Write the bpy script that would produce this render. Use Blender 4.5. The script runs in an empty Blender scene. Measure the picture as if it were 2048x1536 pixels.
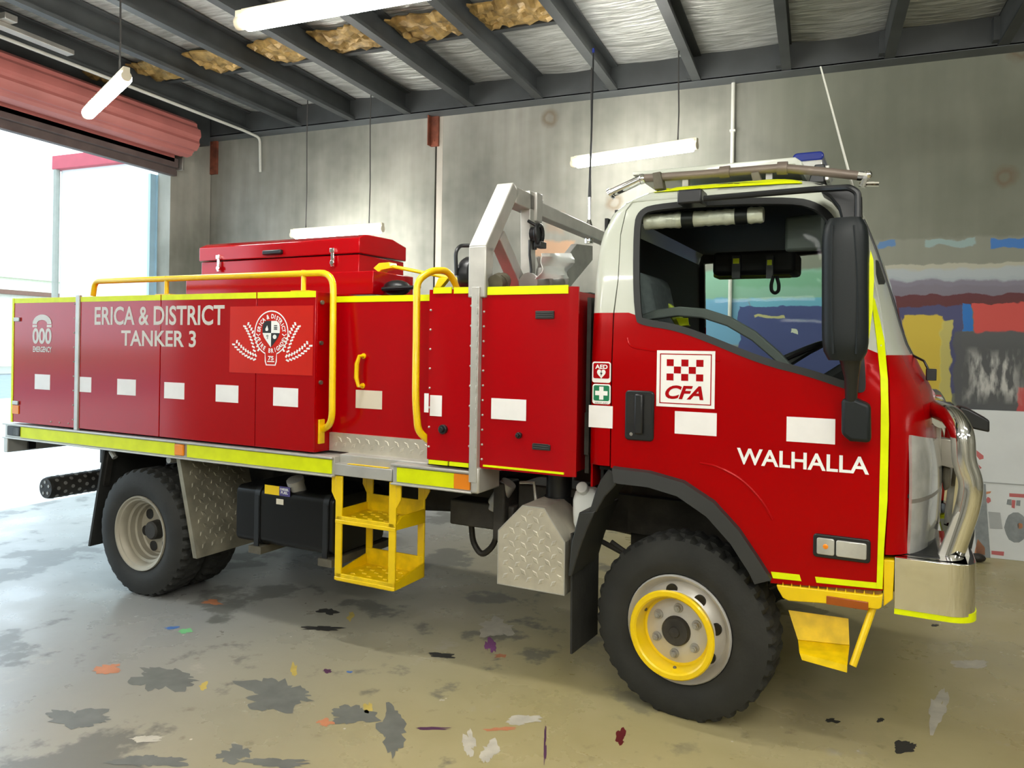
import bpy, bmesh, math, random
from mathutils import Vector, Matrix
from mathutils.geometry import delaunay_2d_cdt
random.seed(7)
SC = bpy.context.scene
COL = SC.collection
R = math.radians
PI = math.pi

# ------------------------------------------------------------------ camera
# room frame: x along the long concrete wall, y towards it, z up, camera above the origin
FOC, PPX, PPY, ROLL, YAW_ROOM, YAW_TRUCK, EYE = 1501.0, 1024.0, 693.0, R(.92), R(22.0), R(27.1), 1.66
CAM_T = Vector((0.864, -4.343, EYE))            # camera in the truck's own frame
cam_d = bpy.data.cameras.new('camera')
cam_d.sensor_width = 36; cam_d.lens = 36*FOC/2048
cam_d.shift_y = -(768-PPY)/2048
cam_d.clip_start = .05; cam_d.clip_end = 400
cam = bpy.data.objects.new('camera', cam_d); COL.objects.link(cam)
_f = Vector((-math.sin(YAW_ROOM), math.cos(YAW_ROOM), 0)); _r = Vector((math.cos(YAW_ROOM), math.sin(YAW_ROOM), 0)); _z = Vector((0, 0, 1))
_cx = _r*math.cos(ROLL)+_z*math.sin(ROLL); _cy = -_r*math.sin(ROLL)+_z*math.cos(ROLL)
_m = Matrix((_cx, _cy, -_f)).transposed().to_4x4(); _m.translation = (0, 0, EYE)
cam.matrix_world = _m
SC.camera = cam

# ------------------------------------------------------------------ view, world
SC.view_settings.view_transform = 'Standard'
SC.view_settings.look = 'None'
SC.view_settings.gamma = 1
SC.view_settings.use_curve_mapping = False
SC.view_settings.exposure = 0.82
world = bpy.data.worlds.new('overcast_sky'); SC.world = world
world.use_nodes = True
_bg = world.node_tree.nodes['Background']
_bg.inputs[0].default_value = (.70, .87, 1.0, 1); _bg.inputs[1].default_value = 2.15
TUBE_POWER = 46.0

# ------------------------------------------------------------------ surveying: image point -> point on a known plane
def _ray(px, py, th):
    dx, dy = px-PPX, py-PPY; c, s = math.cos(ROLL), math.sin(ROLL)
    u = (dx*c+dy*s)/FOC; v = (-dx*s+dy*c)/FOC
    return Vector((-math.sin(th)+u*math.cos(th), math.cos(th)+u*math.sin(th), -v))
def S(px, py, Y):                                # truck frame, plane Y -> (X, z)
    d = _ray(px, py, YAW_TRUCK); p = CAM_T+d*((Y-CAM_T.y)/d.y); return (p.x, p.z)
def SX(px, py, X):                               # truck frame, plane X -> (Y, z)
    d = _ray(px, py, YAW_TRUCK); p = CAM_T+d*((X-CAM_T.x)/d.x); return (p.y, p.z)
def RW(px, py, y):                               # room frame, plane y -> (x, z)
    d = _ray(px, py, YAW_ROOM); p = Vector((0, 0, EYE))+d*(y/d.y); return (p.x, p.z)
def RF(px, py, z=0.0):                           # room frame, level z -> (x, y)
    d = _ray(px, py, YAW_ROOM); p = Vector((0, 0, EYE))+d*((z-EYE)/d.z); return (p.x, p.y)

# ------------------------------------------------------------------ materials
def srgb(r, g, b):
    f = lambda c: (c/255/12.92) if c/255 <= .04045 else ((c/255+.055)/1.055)**2.4
    return (f(r), f(g), f(b))
def new_mat(name):
    m = bpy.data.materials.new(name); m.use_nodes = True
    nt = m.node_tree; return m, nt, nt.nodes['Principled BSDF']
def mat(name, col, rough=.5, metal=0., var=.06, scale=6., bump=0., bscale=60., coat=0., spec=.5, stretch=None, tint=None):
    m, nt, b = new_mat(name); N, L = nt.nodes, nt.links
    tc = N.new('ShaderNodeTexCoord')
    src = tc.outputs['Object']
    if stretch:
        mp = N.new('ShaderNodeMapping'); mp.inputs['Scale'].default_value = stretch
        L.new(src, mp.inputs[0]); src = mp.outputs[0]
    no = N.new('ShaderNodeTexNoise'); no.inputs['Scale'].default_value = scale; no.inputs['Detail'].default_value = 4
    L.new(src, no.inputs['Vector'])
    mr = N.new('ShaderNodeMapRange'); mr.inputs[1].default_value = .3; mr.inputs[2].default_value = .7
    mr.inputs[3].default_value = 1-var; mr.inputs[4].default_value = 1+var
    L.new(no.outputs[0], mr.inputs[0])
    mx = N.new('ShaderNodeVectorMath'); mx.operation = 'SCALE'; mx.inputs[0].default_value = col
    L.new(mr.outputs[0], mx.inputs['Scale']); L.new(mx.outputs[0], b.inputs['Base Color'])
    b.inputs['Roughness'].default_value = rough; b.inputs['Metallic'].default_value = metal
    b.inputs['Coat Weight'].default_value = coat; b.inputs['Coat Roughness'].default_value = .06
    b.inputs['Specular IOR Level'].default_value = spec
    if tint: b.inputs['Specular Tint'].default_value = (*tint, 1)
    if bump:
        n2 = N.new('ShaderNodeTexNoise'); n2.inputs['Scale'].default_value = bscale; n2.inputs['Detail'].default_value = 3
        L.new(src, n2.inputs['Vector'])
        bp = N.new('ShaderNodeBump'); bp.inputs['Strength'].default_value = bump; bp.inputs['Distance'].default_value = .01
        L.new(n2.outputs[0], bp.inputs['Height']); L.new(bp.outputs[0], b.inputs['Normal'])
    return m
def emit(name, col, strength):
    m, nt, b = new_mat(name)
    b.inputs['Base Color'].default_value = (*col, 1); b.inputs['Emission Color'].default_value = (*col, 1)
    b.inputs['Emission Strength'].default_value = strength
    return m
def glass(name, tint, refl=.08, rough=.0, mx=.8):
    m = bpy.data.materials.new(name); m.use_nodes = True; nt = m.node_tree; N, L = nt.nodes, nt.links; N.clear()
    out = N.new('ShaderNodeOutputMaterial'); t = N.new('ShaderNodeBsdfTransparent'); g = N.new('ShaderNodeBsdfGlossy')
    t.inputs[0].default_value = (*tint, 1); g.inputs[0].default_value = (1, 1, 1, 1); g.inputs['Roughness'].default_value = rough
    fr = N.new('ShaderNodeLayerWeight'); fr.inputs[0].default_value = .35
    mr = N.new('ShaderNodeMapRange'); mr.inputs[3].default_value = refl; mr.inputs[4].default_value = mx
    L.new(fr.outputs['Fresnel'], mr.inputs[0]); ms = N.new('ShaderNodeMixShader')
    L.new(mr.outputs[0], ms.inputs[0]); L.new(t.outputs[0], ms.inputs[1]); L.new(g.outputs[0], ms.inputs[2]); L.new(ms.outputs[0], out.inputs[0])
    return m
M = {}
M['red'] = mat('red_truck_paint', (.345, .0, .001), .20, var=.03, scale=2, spec=.4, tint=(1, .30, .30))
M['redpanel'] = mat('red_locker_paint', (.37, .0, .003), .14, var=.05, scale=1.5, spec=.55, coat=.06, tint=(1, .55, .58))
M['patch'] = mat('red_decal_film', (.56, .012, .004), .25, var=.04, coat=.1)
M['white'] = mat('white_cab_paint', srgb(188, 192, 179), .25, var=.02, coat=.4)
M['vinyl'] = mat('white_vinyl', srgb(238, 238, 234), .45, var=.02)
M['greyvinyl'] = mat('reflective_grey_vinyl', srgb(206, 200, 190), .4, var=.03)
M['paper'] = mat('white_paper', srgb(236, 234, 232), .7, var=.03, scale=12)
M['cream'] = mat('cream_paper', srgb(214, 206, 186), .7, var=.03)
M['lime'] = mat('lime_reflective_tape', (.74, .83, .0), .4, spec=.25, var=.06, scale=14)
M['yellow'] = mat('yellow_enamel', (.84, .57, .0), .32, var=.08, scale=7, coat=.2)
M['wornyellow'] = mat('scuffed_yellow_enamel', (.80, .54, .0), .42, var=.16, scale=18)
M['alu'] = mat('aluminium', (.50, .49, .45), .42, .45, var=.10, scale=9)
M['alud'] = mat('dull_aluminium', (.36, .35, .32), .5, .45, var=.15, scale=9)
M['checker'] = mat('checker_plate_metal', (.60, .56, .46), .42, .55, var=.12, scale=12)
M['dirtychecker'] = mat('dirty_checker_plate', (.26, .24, .18), .55, .3, var=.3, scale=7)
M['chrome'] = mat('polished_alloy', (.80, .79, .77), .09, 1., var=.05, scale=5)
M['steel'] = mat('grey_steel', (.38, .36, .32), .4, .7, var=.15)
M['rim'] = mat('silver_rim_paint', (.58, .56, .52), .38, .35, var=.1, scale=5)
M['rimdirty'] = mat('dusty_rim_paint', (.34, .31, .24), .5, .2, var=.15, scale=5)
M['rubber'] = mat('tyre_rubber', (.020, .020, .017), .8, var=.25, scale=8, bump=.15)
M['rubberseal'] = mat('black_rubber_seal', (.010, .011, .011), .5, var=.1)
M['black'] = mat('black_plastic', (.008, .009, .010), .38, var=.1)
M['blacktank'] = mat('black_tank_paint', (.004, .004, .004), .28, spec=.35, var=.2, scale=5)
M['mirror'] = mat('textured_black_plastic', (.008, .011, .012), .45, spec=.3, var=.08, bump=.05, bscale=300)
M['arch'] = mat('dark_grey_plastic', (.022, .023, .022), .5, var=.1)
M['chassis'] = mat('grimy_chassis', (.030, .027, .022), .6, .1, var=.5, scale=9, bump=.2)
M['brownmud'] = mat('muddy_yellow_tread', (.24, .12, .02), .6, var=.4, scale=14)
M['grime'] = mat('muddy_metal', (.10, .088, .06), .6, .1, var=.4, scale=9)
M['interior'] = mat('cab_trim_charcoal', (.003, .0035, .0035), .7, var=.2)
M['intgrey'] = mat('cab_trim_grey', (.075, .088, .084), .6, var=.1)
M['seat'] = mat('grey_seat_cloth', (.10, .115, .12), .8, var=.15, scale=30)
M['foil'] = mat('silver_sunshade_foil', (.86, .84, .74), .35, .25, var=.1, bump=.6, bscale=25)
M['amber'] = mat('amber_lens', (.85, .25, .01), .25, var=.08)
M['brownamber'] = mat('brown_reflector', (.32, .07, .004), .3, var=.1)
M['clear'] = mat('clear_lens_plastic', (.50, .50, .47), .14, .35, var=.2, scale=10, coat=.5)
M['blue'] = mat('blue_beacon_lens', (.01, .025, .22), .12, var=.1, coat=.5)
M['pipe'] = mat('brown_grey_pipe', (.20, .16, .13), .45, .3, var=.15)
M['brass'] = mat('brass', (.5, .36, .16), .35, .8, var=.1)
M['bottle'] = mat('translucent_white_plastic', srgb(222, 226, 222), .35, var=.03)
M['green'] = mat('safety_green', (.0, .18, .07), .45, var=.03)
M['purple'] = mat('purple_label', srgb(70, 62, 120), .5)
M['hivis'] = mat('hi_vis_cloth', (.30, .36, .04), .8, var=.2)
M['inkblack'] = mat('black_vinyl', (.012, .012, .012), .4)
M['winglass'] = glass('cab_side_glass', (.84, .88, .85), .0, mx=.04)
M['farglass'] = glass('far_side_glass', (.86, .92, .90), .0, mx=.0)
M['screen'] = mat('windscreen_dark_glass', (.02, .025, .025), .05, var=.05, coat=.5)
M['tube'] = emit('fluorescent_diffuser', (1, .985, .93), TUBE_POWER*1.25)
M['tubefill'] = emit('added_fill_diffuser', (1, .985, .93), TUBE_POWER*.80)
M['lampbody'] = mat('lamp_housing_enamel', srgb(216, 208, 184), .5)
M['cord'] = mat('dark_cord', (.05, .048, .045), .6)
M['beam'] = mat('dark_painted_steel', (.050, .055, .056), .55, .1, var=.25, scale=3)
M['beamlight'] = mat('greyed_steel_flange', (.10, .11, .115), .5, .1, var=.2, scale=3)
M['rust'] = mat('red_oxide_steel', (.20, .055, .028), .7, var=.4, scale=9)
M['rollred'] = mat('faded_red_steel', (.50, .16, .14), .5, var=.1, scale=3)
M['lintel'] = mat('brown_lintel', (.13, .095, .088), .6, var=.2)
M['conduit'] = mat('pale_conduit', srgb(200, 200, 190), .5)
M['gold'] = mat('golden_fibre', (.34, .22, .07), .45, .25, var=.5, scale=14, bump=1.0, bscale=22)
M['board'] = mat('white_board', srgb(214, 218, 218), .5, var=.03)
M['fadedred'] = mat('faded_red_print', srgb(190, 100, 100), .6)
M['fadedgrey'] = mat('faded_grey_print', srgb(132, 138, 140), .6, var=.15, scale=20)
M['palegrey'] = mat('pale_grey_print', srgb(168, 172, 172), .6)
M['fadedorange'] = mat('faded_orange_print', srgb(205, 140, 100), .6)

# ------------------------------------------------------------------ mesh builder
class MB:
    def __init__(s): s.bm = bmesh.new()
    def box(s, x0, x1, y0, y1, z0, z1, mi=0):
        v = [s.bm.verts.new(p) for p in ((x0,y0,z0),(x1,y0,z0),(x1,y1,z0),(x0,y1,z0),(x0,y0,z1),(x1,y0,z1),(x1,y1,z1),(x0,y1,z1))]
        for q in ((0,3,2,1),(4,5,6,7),(0,1,5,4),(1,2,6,5),(2,3,7,6),(3,0,4,7)):
            s.bm.faces.new([v[i] for i in q]).material_index = mi
        return s
    def loft(s, rings, closed=True, caps=True, mi=0):
        rv = [[s.bm.verts.new(p) for p in r] for r in rings]
        n = len(rings[0])
        for a, b in zip(rv, rv[1:]):
            for i in range(n if closed else n-1):
                j = (i+1) % n
                try: s.bm.faces.new((a[i], a[j], b[j], b[i])).material_index = mi
                except ValueError: pass
        if caps and closed:
            for r in (rv[0][::-1], rv[-1]):
                try: s.bm.faces.new(r).material_index = mi
                except ValueError: pass
        return s
    def prism(s, pts, a, b, axis='y', mi=0):     # 2D outline swept from a to b along the axis
        def P(u, v, w):
            return {'y': (u, w, v), 'x': (w, u, v), 'z': (u, v, w)}[axis]
        return s.loft([[P(u, v, a) for u, v in pts], [P(u, v, b) for u, v in pts]], mi=mi)
    def tube(s, pts, r, n=10, fillet=0., mi=0, caps=True):
        pts = [Vector(p) for p in pts]
        if fillet: pts = round_path(pts, fillet)
        t = [(pts[min(i+1, len(pts)-1)]-pts[max(i-1, 0)]).normalized() for i in range(len(pts))]
        up = Vector((0, 0, 1)) if abs(t[0].z) < .9 else Vector((1, 0, 0))
        a = t[0].cross(up).normalized(); rings = []
        for i, p in enumerate(pts):
            a = (a-t[i]*a.dot(t[i])).normalized(); b = t[i].cross(a)
            rr = r[i] if isinstance(r, (list, tuple)) else r
            rings.append([p+(a*math.cos(2*PI*k/n)+b*math.sin(2*PI*k/n))*rr for k in range(n)])
        return s.loft(rings, mi=mi, caps=caps)
    def cyl(s, p, q, r, n=16, mi=0): return s.tube([p, q], r, n, mi=mi)
    def lathe(s, prof, n=48, c=(0,0,0), axis='y', mi=0, closed=False):  # prof = (radius, along axis)
        rings = []
        for k in range(n):
            a = 2*PI*k/n; ca, sa = math.cos(a), math.sin(a)
            ring = []
            for (r, h) in prof:
                p = {'y': (r*ca, h, r*sa), 'x': (h, r*ca, r*sa), 'z': (r*ca, r*sa, h)}[axis]
                ring.append((p[0]+c[0], p[1]+c[1], p[2]+c[2]))
            rings.append(ring)
        rv = [[s.bm.verts.new(p) for p in r] for r in rings]
        m = len(prof)
        for i in range(n):
            A, B = rv[i], rv[(i+1) % n]
            for j in range(m if closed else m-1):
                k = (j+1) % m
                s.bm.faces.new((A[j], B[j], B[k], A[k])).material_index = mi
        return s
    def ball(s, c, r, n=12, sc=(1,1,1), mi=0):
        g = bmesh.ops.create_uvsphere(s.bm, u_segments=n, v_segments=max(6, n*2//3), radius=r)
        for v in g['verts']: v.co = Vector((v.co.x*sc[0]+c[0], v.co.y*sc[1]+c[1], v.co.z*sc[2]+c[2]))
        for f in {f for v in g['verts'] for f in v.link_faces}: f.material_index = mi
        return s
    def poly(s, pts, mi=0):
        s.bm.faces.new([s.bm.verts.new(p) for p in pts]).material_index = mi
        return s
    def sheet(s, outline, fmap, holes=(), lines=(), step=.04, mi=0, pick=None):
        """triangulated sheet of a 2D outline with holes, mapped to 3D by fmap(u, v)"""
        vs, es = [], []
        def loop(pts, closed=True):
            d = []
            n = len(pts)
            for i in range(n if closed else n-1):
                p, q = Vector(pts[i]), Vector(pts[(i+1) % n]); k = max(1, int((q-p).length/step))
                d += [p.lerp(q, j/k) for j in range(k)]
            if not closed: d.append(Vector(pts[-1]))
            b = len(vs); vs.extend(d); m = len(d)
            es.extend([(b+i, b+(i+1) % m) for i in range(m if closed else m-1)])
        loop(outline)
        for h in holes: loop(h)
        for l in lines: loop(l, False)
        xs = [p[0] for p in outline]; ys = [p[1] for p in outline]
        x = min(xs)+step/2
        while x < max(xs):
            y = min(ys)+step/2
            while y < max(ys):
                if inside((x, y), outline) and not any(inside((x, y), h) for h in holes): vs.append(Vector((x, y)))
                y += step
            x += step
        V, E_, F, *_ = delaunay_2d_cdt([Vector((v[0], v[1])) for v in vs], es, [], 0, 1e-5)
        nv = [s.bm.verts.new(fmap(v[0], v[1])) for v in V]
        for f in F:
            c = sum((V[i] for i in f), Vector((0, 0)))/len(f)
            if inside(c, outline) and not any(inside(c, h) for h in holes):
                fc = s.bm.faces.new([nv[i] for i in f]); fc.material_index = pick(c[0], c[1]) if pick else mi
        for v in nv:
            if not v.link_faces: s.bm.verts.remove(v)
        return s
    def xform(s, mtx): bmesh.ops.transform(s.bm, matrix=mtx, verts=s.bm.verts); return s
    def build(s, name, m, parent=None, bevel=0., smooth=35, solid=0., offset=-1., flip=True):
        if flip: bmesh.ops.recalc_face_normals(s.bm, faces=s.bm.faces)
        me = bpy.data.meshes.new(name); s.bm.to_mesh(me); s.bm.free()
        for x in (m if isinstance(m, (list, tuple)) else [m]): me.materials.append(M[x] if isinstance(x, str) else x)
        o = bpy.data.objects.new(name, me); COL.objects.link(o)
        if smooth:
            me.polygons.foreach_set('use_smooth', [True]*len(me.polygons)); me.set_sharp_from_angle(angle=R(smooth))
        if parent: o.parent = parent
        if solid:
            d = o.modifiers.new('solid', 'SOLIDIFY'); d.thickness = solid; d.offset = offset
            if smooth: e_ = o.modifiers.new('edges', 'EDGE_SPLIT'); e_.split_angle = R(smooth+5)
        if bevel:
            d = o.modifiers.new('bevel', 'BEVEL'); d.width = bevel; d.segments = 2; d.limit_method = 'ANGLE'; d.angle_limit = R(40)
        return o
def inside(p, poly):
    x, y = p[0], p[1]; r = False; n = len(poly)
    for i in range(n):
        x1, y1 = poly[i]; x2, y2 = poly[i-1]
        if (y1 > y) != (y2 > y) and x < (x2-x1)*(y-y1)/(y2-y1)+x1: r = not r
    return r
def round_path(pts, r, k=6):
    out = [pts[0]]
    for a, b, c in zip(pts, pts[1:], pts[2:]):
        d = min(r, (a-b).length*.45, (c-b).length*.45)
        p, q = b+(a-b).normalized()*d, b+(c-b).normalized()*d
        for i in range(k+1):
            t = i/k; out.append(p*(1-t)**2+b*2*t*(1-t)+q*t*t)
    out.append(pts[-1]); return out
def rrect(x0, x1, z0, z1, r, k=5):
    out = []
    for cx, cz, a in ((x1-r, z1-r, 0), (x0+r, z1-r, 90), (x0+r, z0+r, 180), (x1-r, z0+r, 270)):
        for i in range(k+1):
            t = R(a+90*i/k); out.append((cx+r*math.cos(t), cz+r*math.sin(t)))
    return out
def tag(o, label, cat, group=None, kind=None):
    o['label'] = label; o['category'] = cat
    if group: o['group'] = group
    if kind: o['kind'] = kind
    return o
def thing(name, label, cat, loc=(0,0,0), rz=0, group=None):
    o = bpy.data.objects.new(name, None); COL.objects.link(o); o.location = loc; o.rotation_euler = (0, 0, rz); o.empty_display_size = .1
    return tag(o, label, cat, group)
def struct(o): o['kind'] = 'structure'; return o
_fonts = {}
def text_geo(txt, size, bold=0., shear=0., sx=1.):
    cu = bpy.data.curves.new('t', 'FONT'); cu.body = txt; cu.size = size; cu.offset = bold; cu.shear = shear
    cu.resolution_u = 4
    o = bpy.data.objects.new('t', cu); COL.objects.link(o)
    bpy.context.view_layer.update()
    me = bpy.data.meshes.new_from_object(o.evaluated_get(bpy.context.evaluated_depsgraph_get()))
    vs = [(v.co.x*sx, v.co.y) for v in me.vertices]; fs = [list(p.vertices) for p in me.polygons]
    bpy.data.objects.remove(o); bpy.data.curves.remove(cu); bpy.data.meshes.remove(me)
    return vs, fs
def put_text(mb, txt, x0, x1, z0, z1, Y, bold=0., shear=0., mi=0, zshift=None):
    """lettering stretched to fill the rectangle x0..x1, z0..z1 of plane Y"""
    vs, fs = text_geo(txt, 1., bold, shear)
    ax, bx = min(v[0] for v in vs), max(v[0] for v in vs); az, bz = min(v[1] for v in vs), max(v[1] for v in vs)
    nv = []
    for v in vs:
        u = (v[0]-ax)/(bx-ax); w = (v[1]-az)/(bz-az)
        nv.append(mb.bm.verts.new((x0+(x1-x0)*u, Y, z0+(z1-z0)*w+(zshift*u if zshift else 0))))
    for f in fs:
        try: mb.bm.faces.new([nv[i] for i in f]).material_index = mi
        except ValueError: pass
    return mb
def rect(mb, x0, x1, z0, z1, Y, mi=0, t=.0008): mb.box(x0, x1, Y-t, Y, z0, z1, mi); return mb

# ================================================================== THE ROOM
XL, XR_, YB, YF, ZC = -7.05, 6.5, 7.3, -5.0, 4.42

def boxmask(N, L, co, x0, x1, z0, z1, soft=.02):
    """1 inside the rectangle of the (x, z) sockets, ragged by whatever warped co"""
    def mth(op, a, b=None):
        n = N.new('ShaderNodeMath'); n.operation = op
        for i, v in enumerate((a, b)):
            if v is None: continue
            if isinstance(v, (int, float)): n.inputs[i].default_value = v
            else: L.new(v, n.inputs[i])
        return n.outputs[0]
    x, z = co
    d = mth('MINIMUM', mth('MINIMUM', mth('SUBTRACT', x, x0), mth('SUBTRACT', x1, x)), mth('MINIMUM', mth('SUBTRACT', z, z0), mth('SUBTRACT', z1, z)))
    m = N.new('ShaderNodeMapRange'); m.inputs[1].default_value = 0; m.inputs[2].default_value = soft
    L.new(d, m.inputs[0]); return m.outputs[0]
def concrete(name, paint=False, light=1.):
    m, nt, b = new_mat(name); N, L = nt.nodes, nt.links
    tc = N.new('ShaderNodeTexCoord')
    n1 = N.new('ShaderNodeTexNoise'); n1.inputs['Scale'].default_value = .55; n1.inputs['Detail'].default_value = 5; n1.inputs['Roughness'].default_value = .62
    L.new(tc.outputs['Object'], n1.inputs['Vector'])
    r1 = N.new('ShaderNodeValToRGB'); e = r1.color_ramp.elements
    e[0].position = .36; e[0].color = (*srgb(112, 113, 103), 1); e[1].position = .66; e[1].color = (*srgb(158, 156, 146), 1)
    L.new(n1.outputs[0], r1.inputs[0])
    mp = N.new('ShaderNodeMapping'); mp.inputs['Scale'].default_value = (5, 5, .5); L.new(tc.outputs['Object'], mp.inputs[0])
    n2 = N.new('ShaderNodeTexNoise'); n2.inputs['Scale'].default_value = 1.4; n2.inputs['Detail'].default_value = 6; L.new(mp.outputs[0], n2.inputs['Vector'])
    r2 = N.new('ShaderNodeMapRange'); r2.inputs[1].default_value = .35; r2.inputs[2].default_value = .7; r2.inputs[3].default_value = .86*light; r2.inputs[4].default_value = 1.1*light
    L.new(n2.outputs[0], r2.inputs[0])
    mul = N.new('ShaderNodeVectorMath'); mul.operation = 'SCALE'; L.new(r1.outputs[0], mul.inputs[0]); L.new(r2.outputs[0], mul.inputs['Scale'])
    col = mul.outputs[0]
    n3 = N.new('ShaderNodeTexNoise'); n3.inputs['Scale'].default_value = 7; n3.inputs['Detail'].default_value = 5; L.new(tc.outputs['Object'], n3.inputs['Vector'])
    if paint:
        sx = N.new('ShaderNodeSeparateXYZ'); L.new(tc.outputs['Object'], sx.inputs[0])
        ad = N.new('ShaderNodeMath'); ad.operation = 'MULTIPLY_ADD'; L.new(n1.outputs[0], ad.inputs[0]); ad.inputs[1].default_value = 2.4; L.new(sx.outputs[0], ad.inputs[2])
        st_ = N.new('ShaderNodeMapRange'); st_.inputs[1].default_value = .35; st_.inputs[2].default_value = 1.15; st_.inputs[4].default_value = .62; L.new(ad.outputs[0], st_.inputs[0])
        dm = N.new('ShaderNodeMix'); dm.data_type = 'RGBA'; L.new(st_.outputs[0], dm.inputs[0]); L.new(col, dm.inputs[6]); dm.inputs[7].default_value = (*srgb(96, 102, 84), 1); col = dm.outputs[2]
        # brushed-out paint on the lower wall: rectangles with ragged edges
        wv = N.new('ShaderNodeVectorMath'); wv.operation = 'SUBTRACT'; L.new(n3.outputs['Color'], wv.inputs[0]); wv.inputs[1].default_value = (.5, .5, .5)
        ws = N.new('ShaderNodeVectorMath'); ws.operation = 'SCALE'; ws.inputs['Scale'].default_value = .10; L.new(wv.outputs[0], ws.inputs[0])
        wa = N.new('ShaderNodeVectorMath'); wa.operation = 'ADD'; L.new(ws.outputs[0], wa.inputs[0]); L.new(tc.outputs['Object'], wa.inputs[1])
        sp = N.new('ShaderNodeSeparateXYZ'); L.new(wa.outputs[0], sp.inputs[0]); co = (sp.outputs[0], sp.outputs[2])
        def A(px0, py0, px1, py1):
            x0, z1 = RW(px0, py0, YB); x1, z0 = RW(px1, py1, YB); return min(x0, x1), max(x0, x1), min(z0, z1), max(z0, z1)
        P = [((1700, 480, 2300, 556), (140, 142, 130), .55, .03), ((1755, 482, 1790, 496), (70, 120, 175), .8, .01),
             ((1985, 477, 2200, 492), (55, 112, 180), .95, .01), ((1850, 480, 1950, 492), (140, 165, 165), .8, .01),
             ((1740, 530, 2300, 548), (196, 192, 172), .5, .01), ((1740, 538, 2300, 568), (160, 170, 176), .85, .02),
             ((1740, 560, 2300, 600), (118, 112, 126), .9, .02), ((1730, 590, 2300, 612), (92, 42, 46), .95, .008),
             ((1740, 611, 1925, 790), (70, 72, 112), .95, .01), ((1700, 640, 1812, 830), (150, 150, 120), .6, .02),
             ((1806, 628, 1882, 830), (205, 180, 60), .95, .01), ((1880, 640, 1902, 830), (196, 186, 98), .85, .01),
             ((1926, 608, 1945, 662), (42, 110, 182), 1, .004), ((1946, 606, 2150, 668), (196, 78, 72), 1, .006),
             ((1908, 660, 2048, 830), (84, 86, 88), .97, .015), ((2034, 770, 2150, 830), (196, 80, 78), .95, .01),
             ((1360, 540, 1700, 605), (128, 172, 150), .9, .03), ((1470, 545, 1700, 575), (108, 158, 126), .75, .03),
             ((1360, 596, 1500, 690), (106, 158, 190), .95, .02), ((1500, 596, 1700, 616), (100, 165, 190), .9, .01),
             ((1478, 613, 1715, 760), (62, 72, 122), .97, .006), ((1508, 630, 1568, 637), (196, 190, 120), .8, .006),
             ((1582, 658, 1594, 668), (200, 205, 180), .95, .003), ((1055, 482, 1150, 512), (186, 146, 112), .8, .03), ((1090, 420, 1130, 470), (165, 130, 100), .35, .05)]
        for (bx, c, k, soft) in P:
            mk = boxmask(N, L, co, *A(*bx), soft=soft)
            mm = N.new('ShaderNodeMath'); mm.operation = 'MULTIPLY'; mm.inputs[1].default_value = k; L.new(mk, mm.inputs[0])
            mx = N.new('ShaderNodeMix'); mx.data_type = 'RGBA'; L.new(mm.outputs[0], mx.inputs[0]); L.new(col, mx.inputs[6])
            mx.inputs[7].default_value = (*srgb(*c), 1); col = mx.outputs[2]
        # silvery worn streaks on the dark square
        mk = boxmask(N, L, co, *A(1925, 695, 2048, 812), soft=.12)
        v3 = N.new('ShaderNodeTexNoise'); v3.inputs['Scale'].default_value = 6; v3.inputs['Detail'].default_value = 6
        mp3 = N.new('ShaderNodeMapping'); mp3.inputs['Scale'].default_value = (3, 3, .8); L.new(tc.outputs['Object'], mp3.inputs[0]); L.new(mp3.outputs[0], v3.inputs['Vector'])
        r3 = N.new('ShaderNodeMapRange'); r3.inputs[1].default_value = .47; r3.inputs[2].default_value = .62; L.new(v3.outputs[0], r3.inputs[0])
        mm = N.new('ShaderNodeMath'); mm.operation = 'MULTIPLY'; L.new(mk, mm.inputs[0]); L.new(r3.outputs[0], mm.inputs[1])
        mx = N.new('ShaderNodeMix'); mx.data_type = 'RGBA'; L.new(mm.outputs[0], mx.inputs[0]); L.new(col, mx.inputs[6]); mx.inputs[7].default_value = (*srgb(190, 190, 186), 1); col = mx.outputs[2]
        # rusty lifting-anchor marks
        for (px, py) in ((1100, 236), (2010, 350), (2040, 100), (1230, 405)):
            x, z = RW(px, py, YB)
            d = N.new('ShaderNodeVectorMath'); d.operation = 'DISTANCE'; L.new(wa.outputs[0], d.inputs[0]); d.inputs[1].default_value = (x, YB, z)
            rr = N.new('ShaderNodeValToRGB'); el = rr.color_ramp.elements
            el[0].position = .03; el[0].color = (.25, .25, .25, 1); el[1].position = .11; el[1].color = (0, 0, 0, 1)
            q = el.new(.055); q.color = (.75, .75, .75, 1)
            L.new(d.outputs['Value'], rr.inputs[0])
            mx = N.new('ShaderNodeMix'); mx.data_type = 'RGBA'; L.new(rr.outputs[0], mx.inputs[0]); L.new(col, mx.inputs[6]); mx.inputs[7].default_value = (*srgb(104, 88, 66), 1); col = mx.outputs[2]
    L.new(col, b.inputs['Base Color']); b.inputs['Roughness'].default_value = .72
    bp = N.new('ShaderNodeBump'); bp.inputs['Strength'].default_value = .12; bp.inputs['Distance'].default_value = .02; L.new(n3.outputs[0], bp.inputs['Height']); L.new(bp.outputs[0], b.inputs['Normal'])
    return m
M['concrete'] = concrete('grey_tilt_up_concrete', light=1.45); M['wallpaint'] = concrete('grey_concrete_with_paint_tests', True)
M['groove'] = mat('dark_joint', (.03, .026, .022), .8)
M['palejoint'] = mat('pale_joint_filler', srgb(176, 170, 158), .8)

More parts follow.
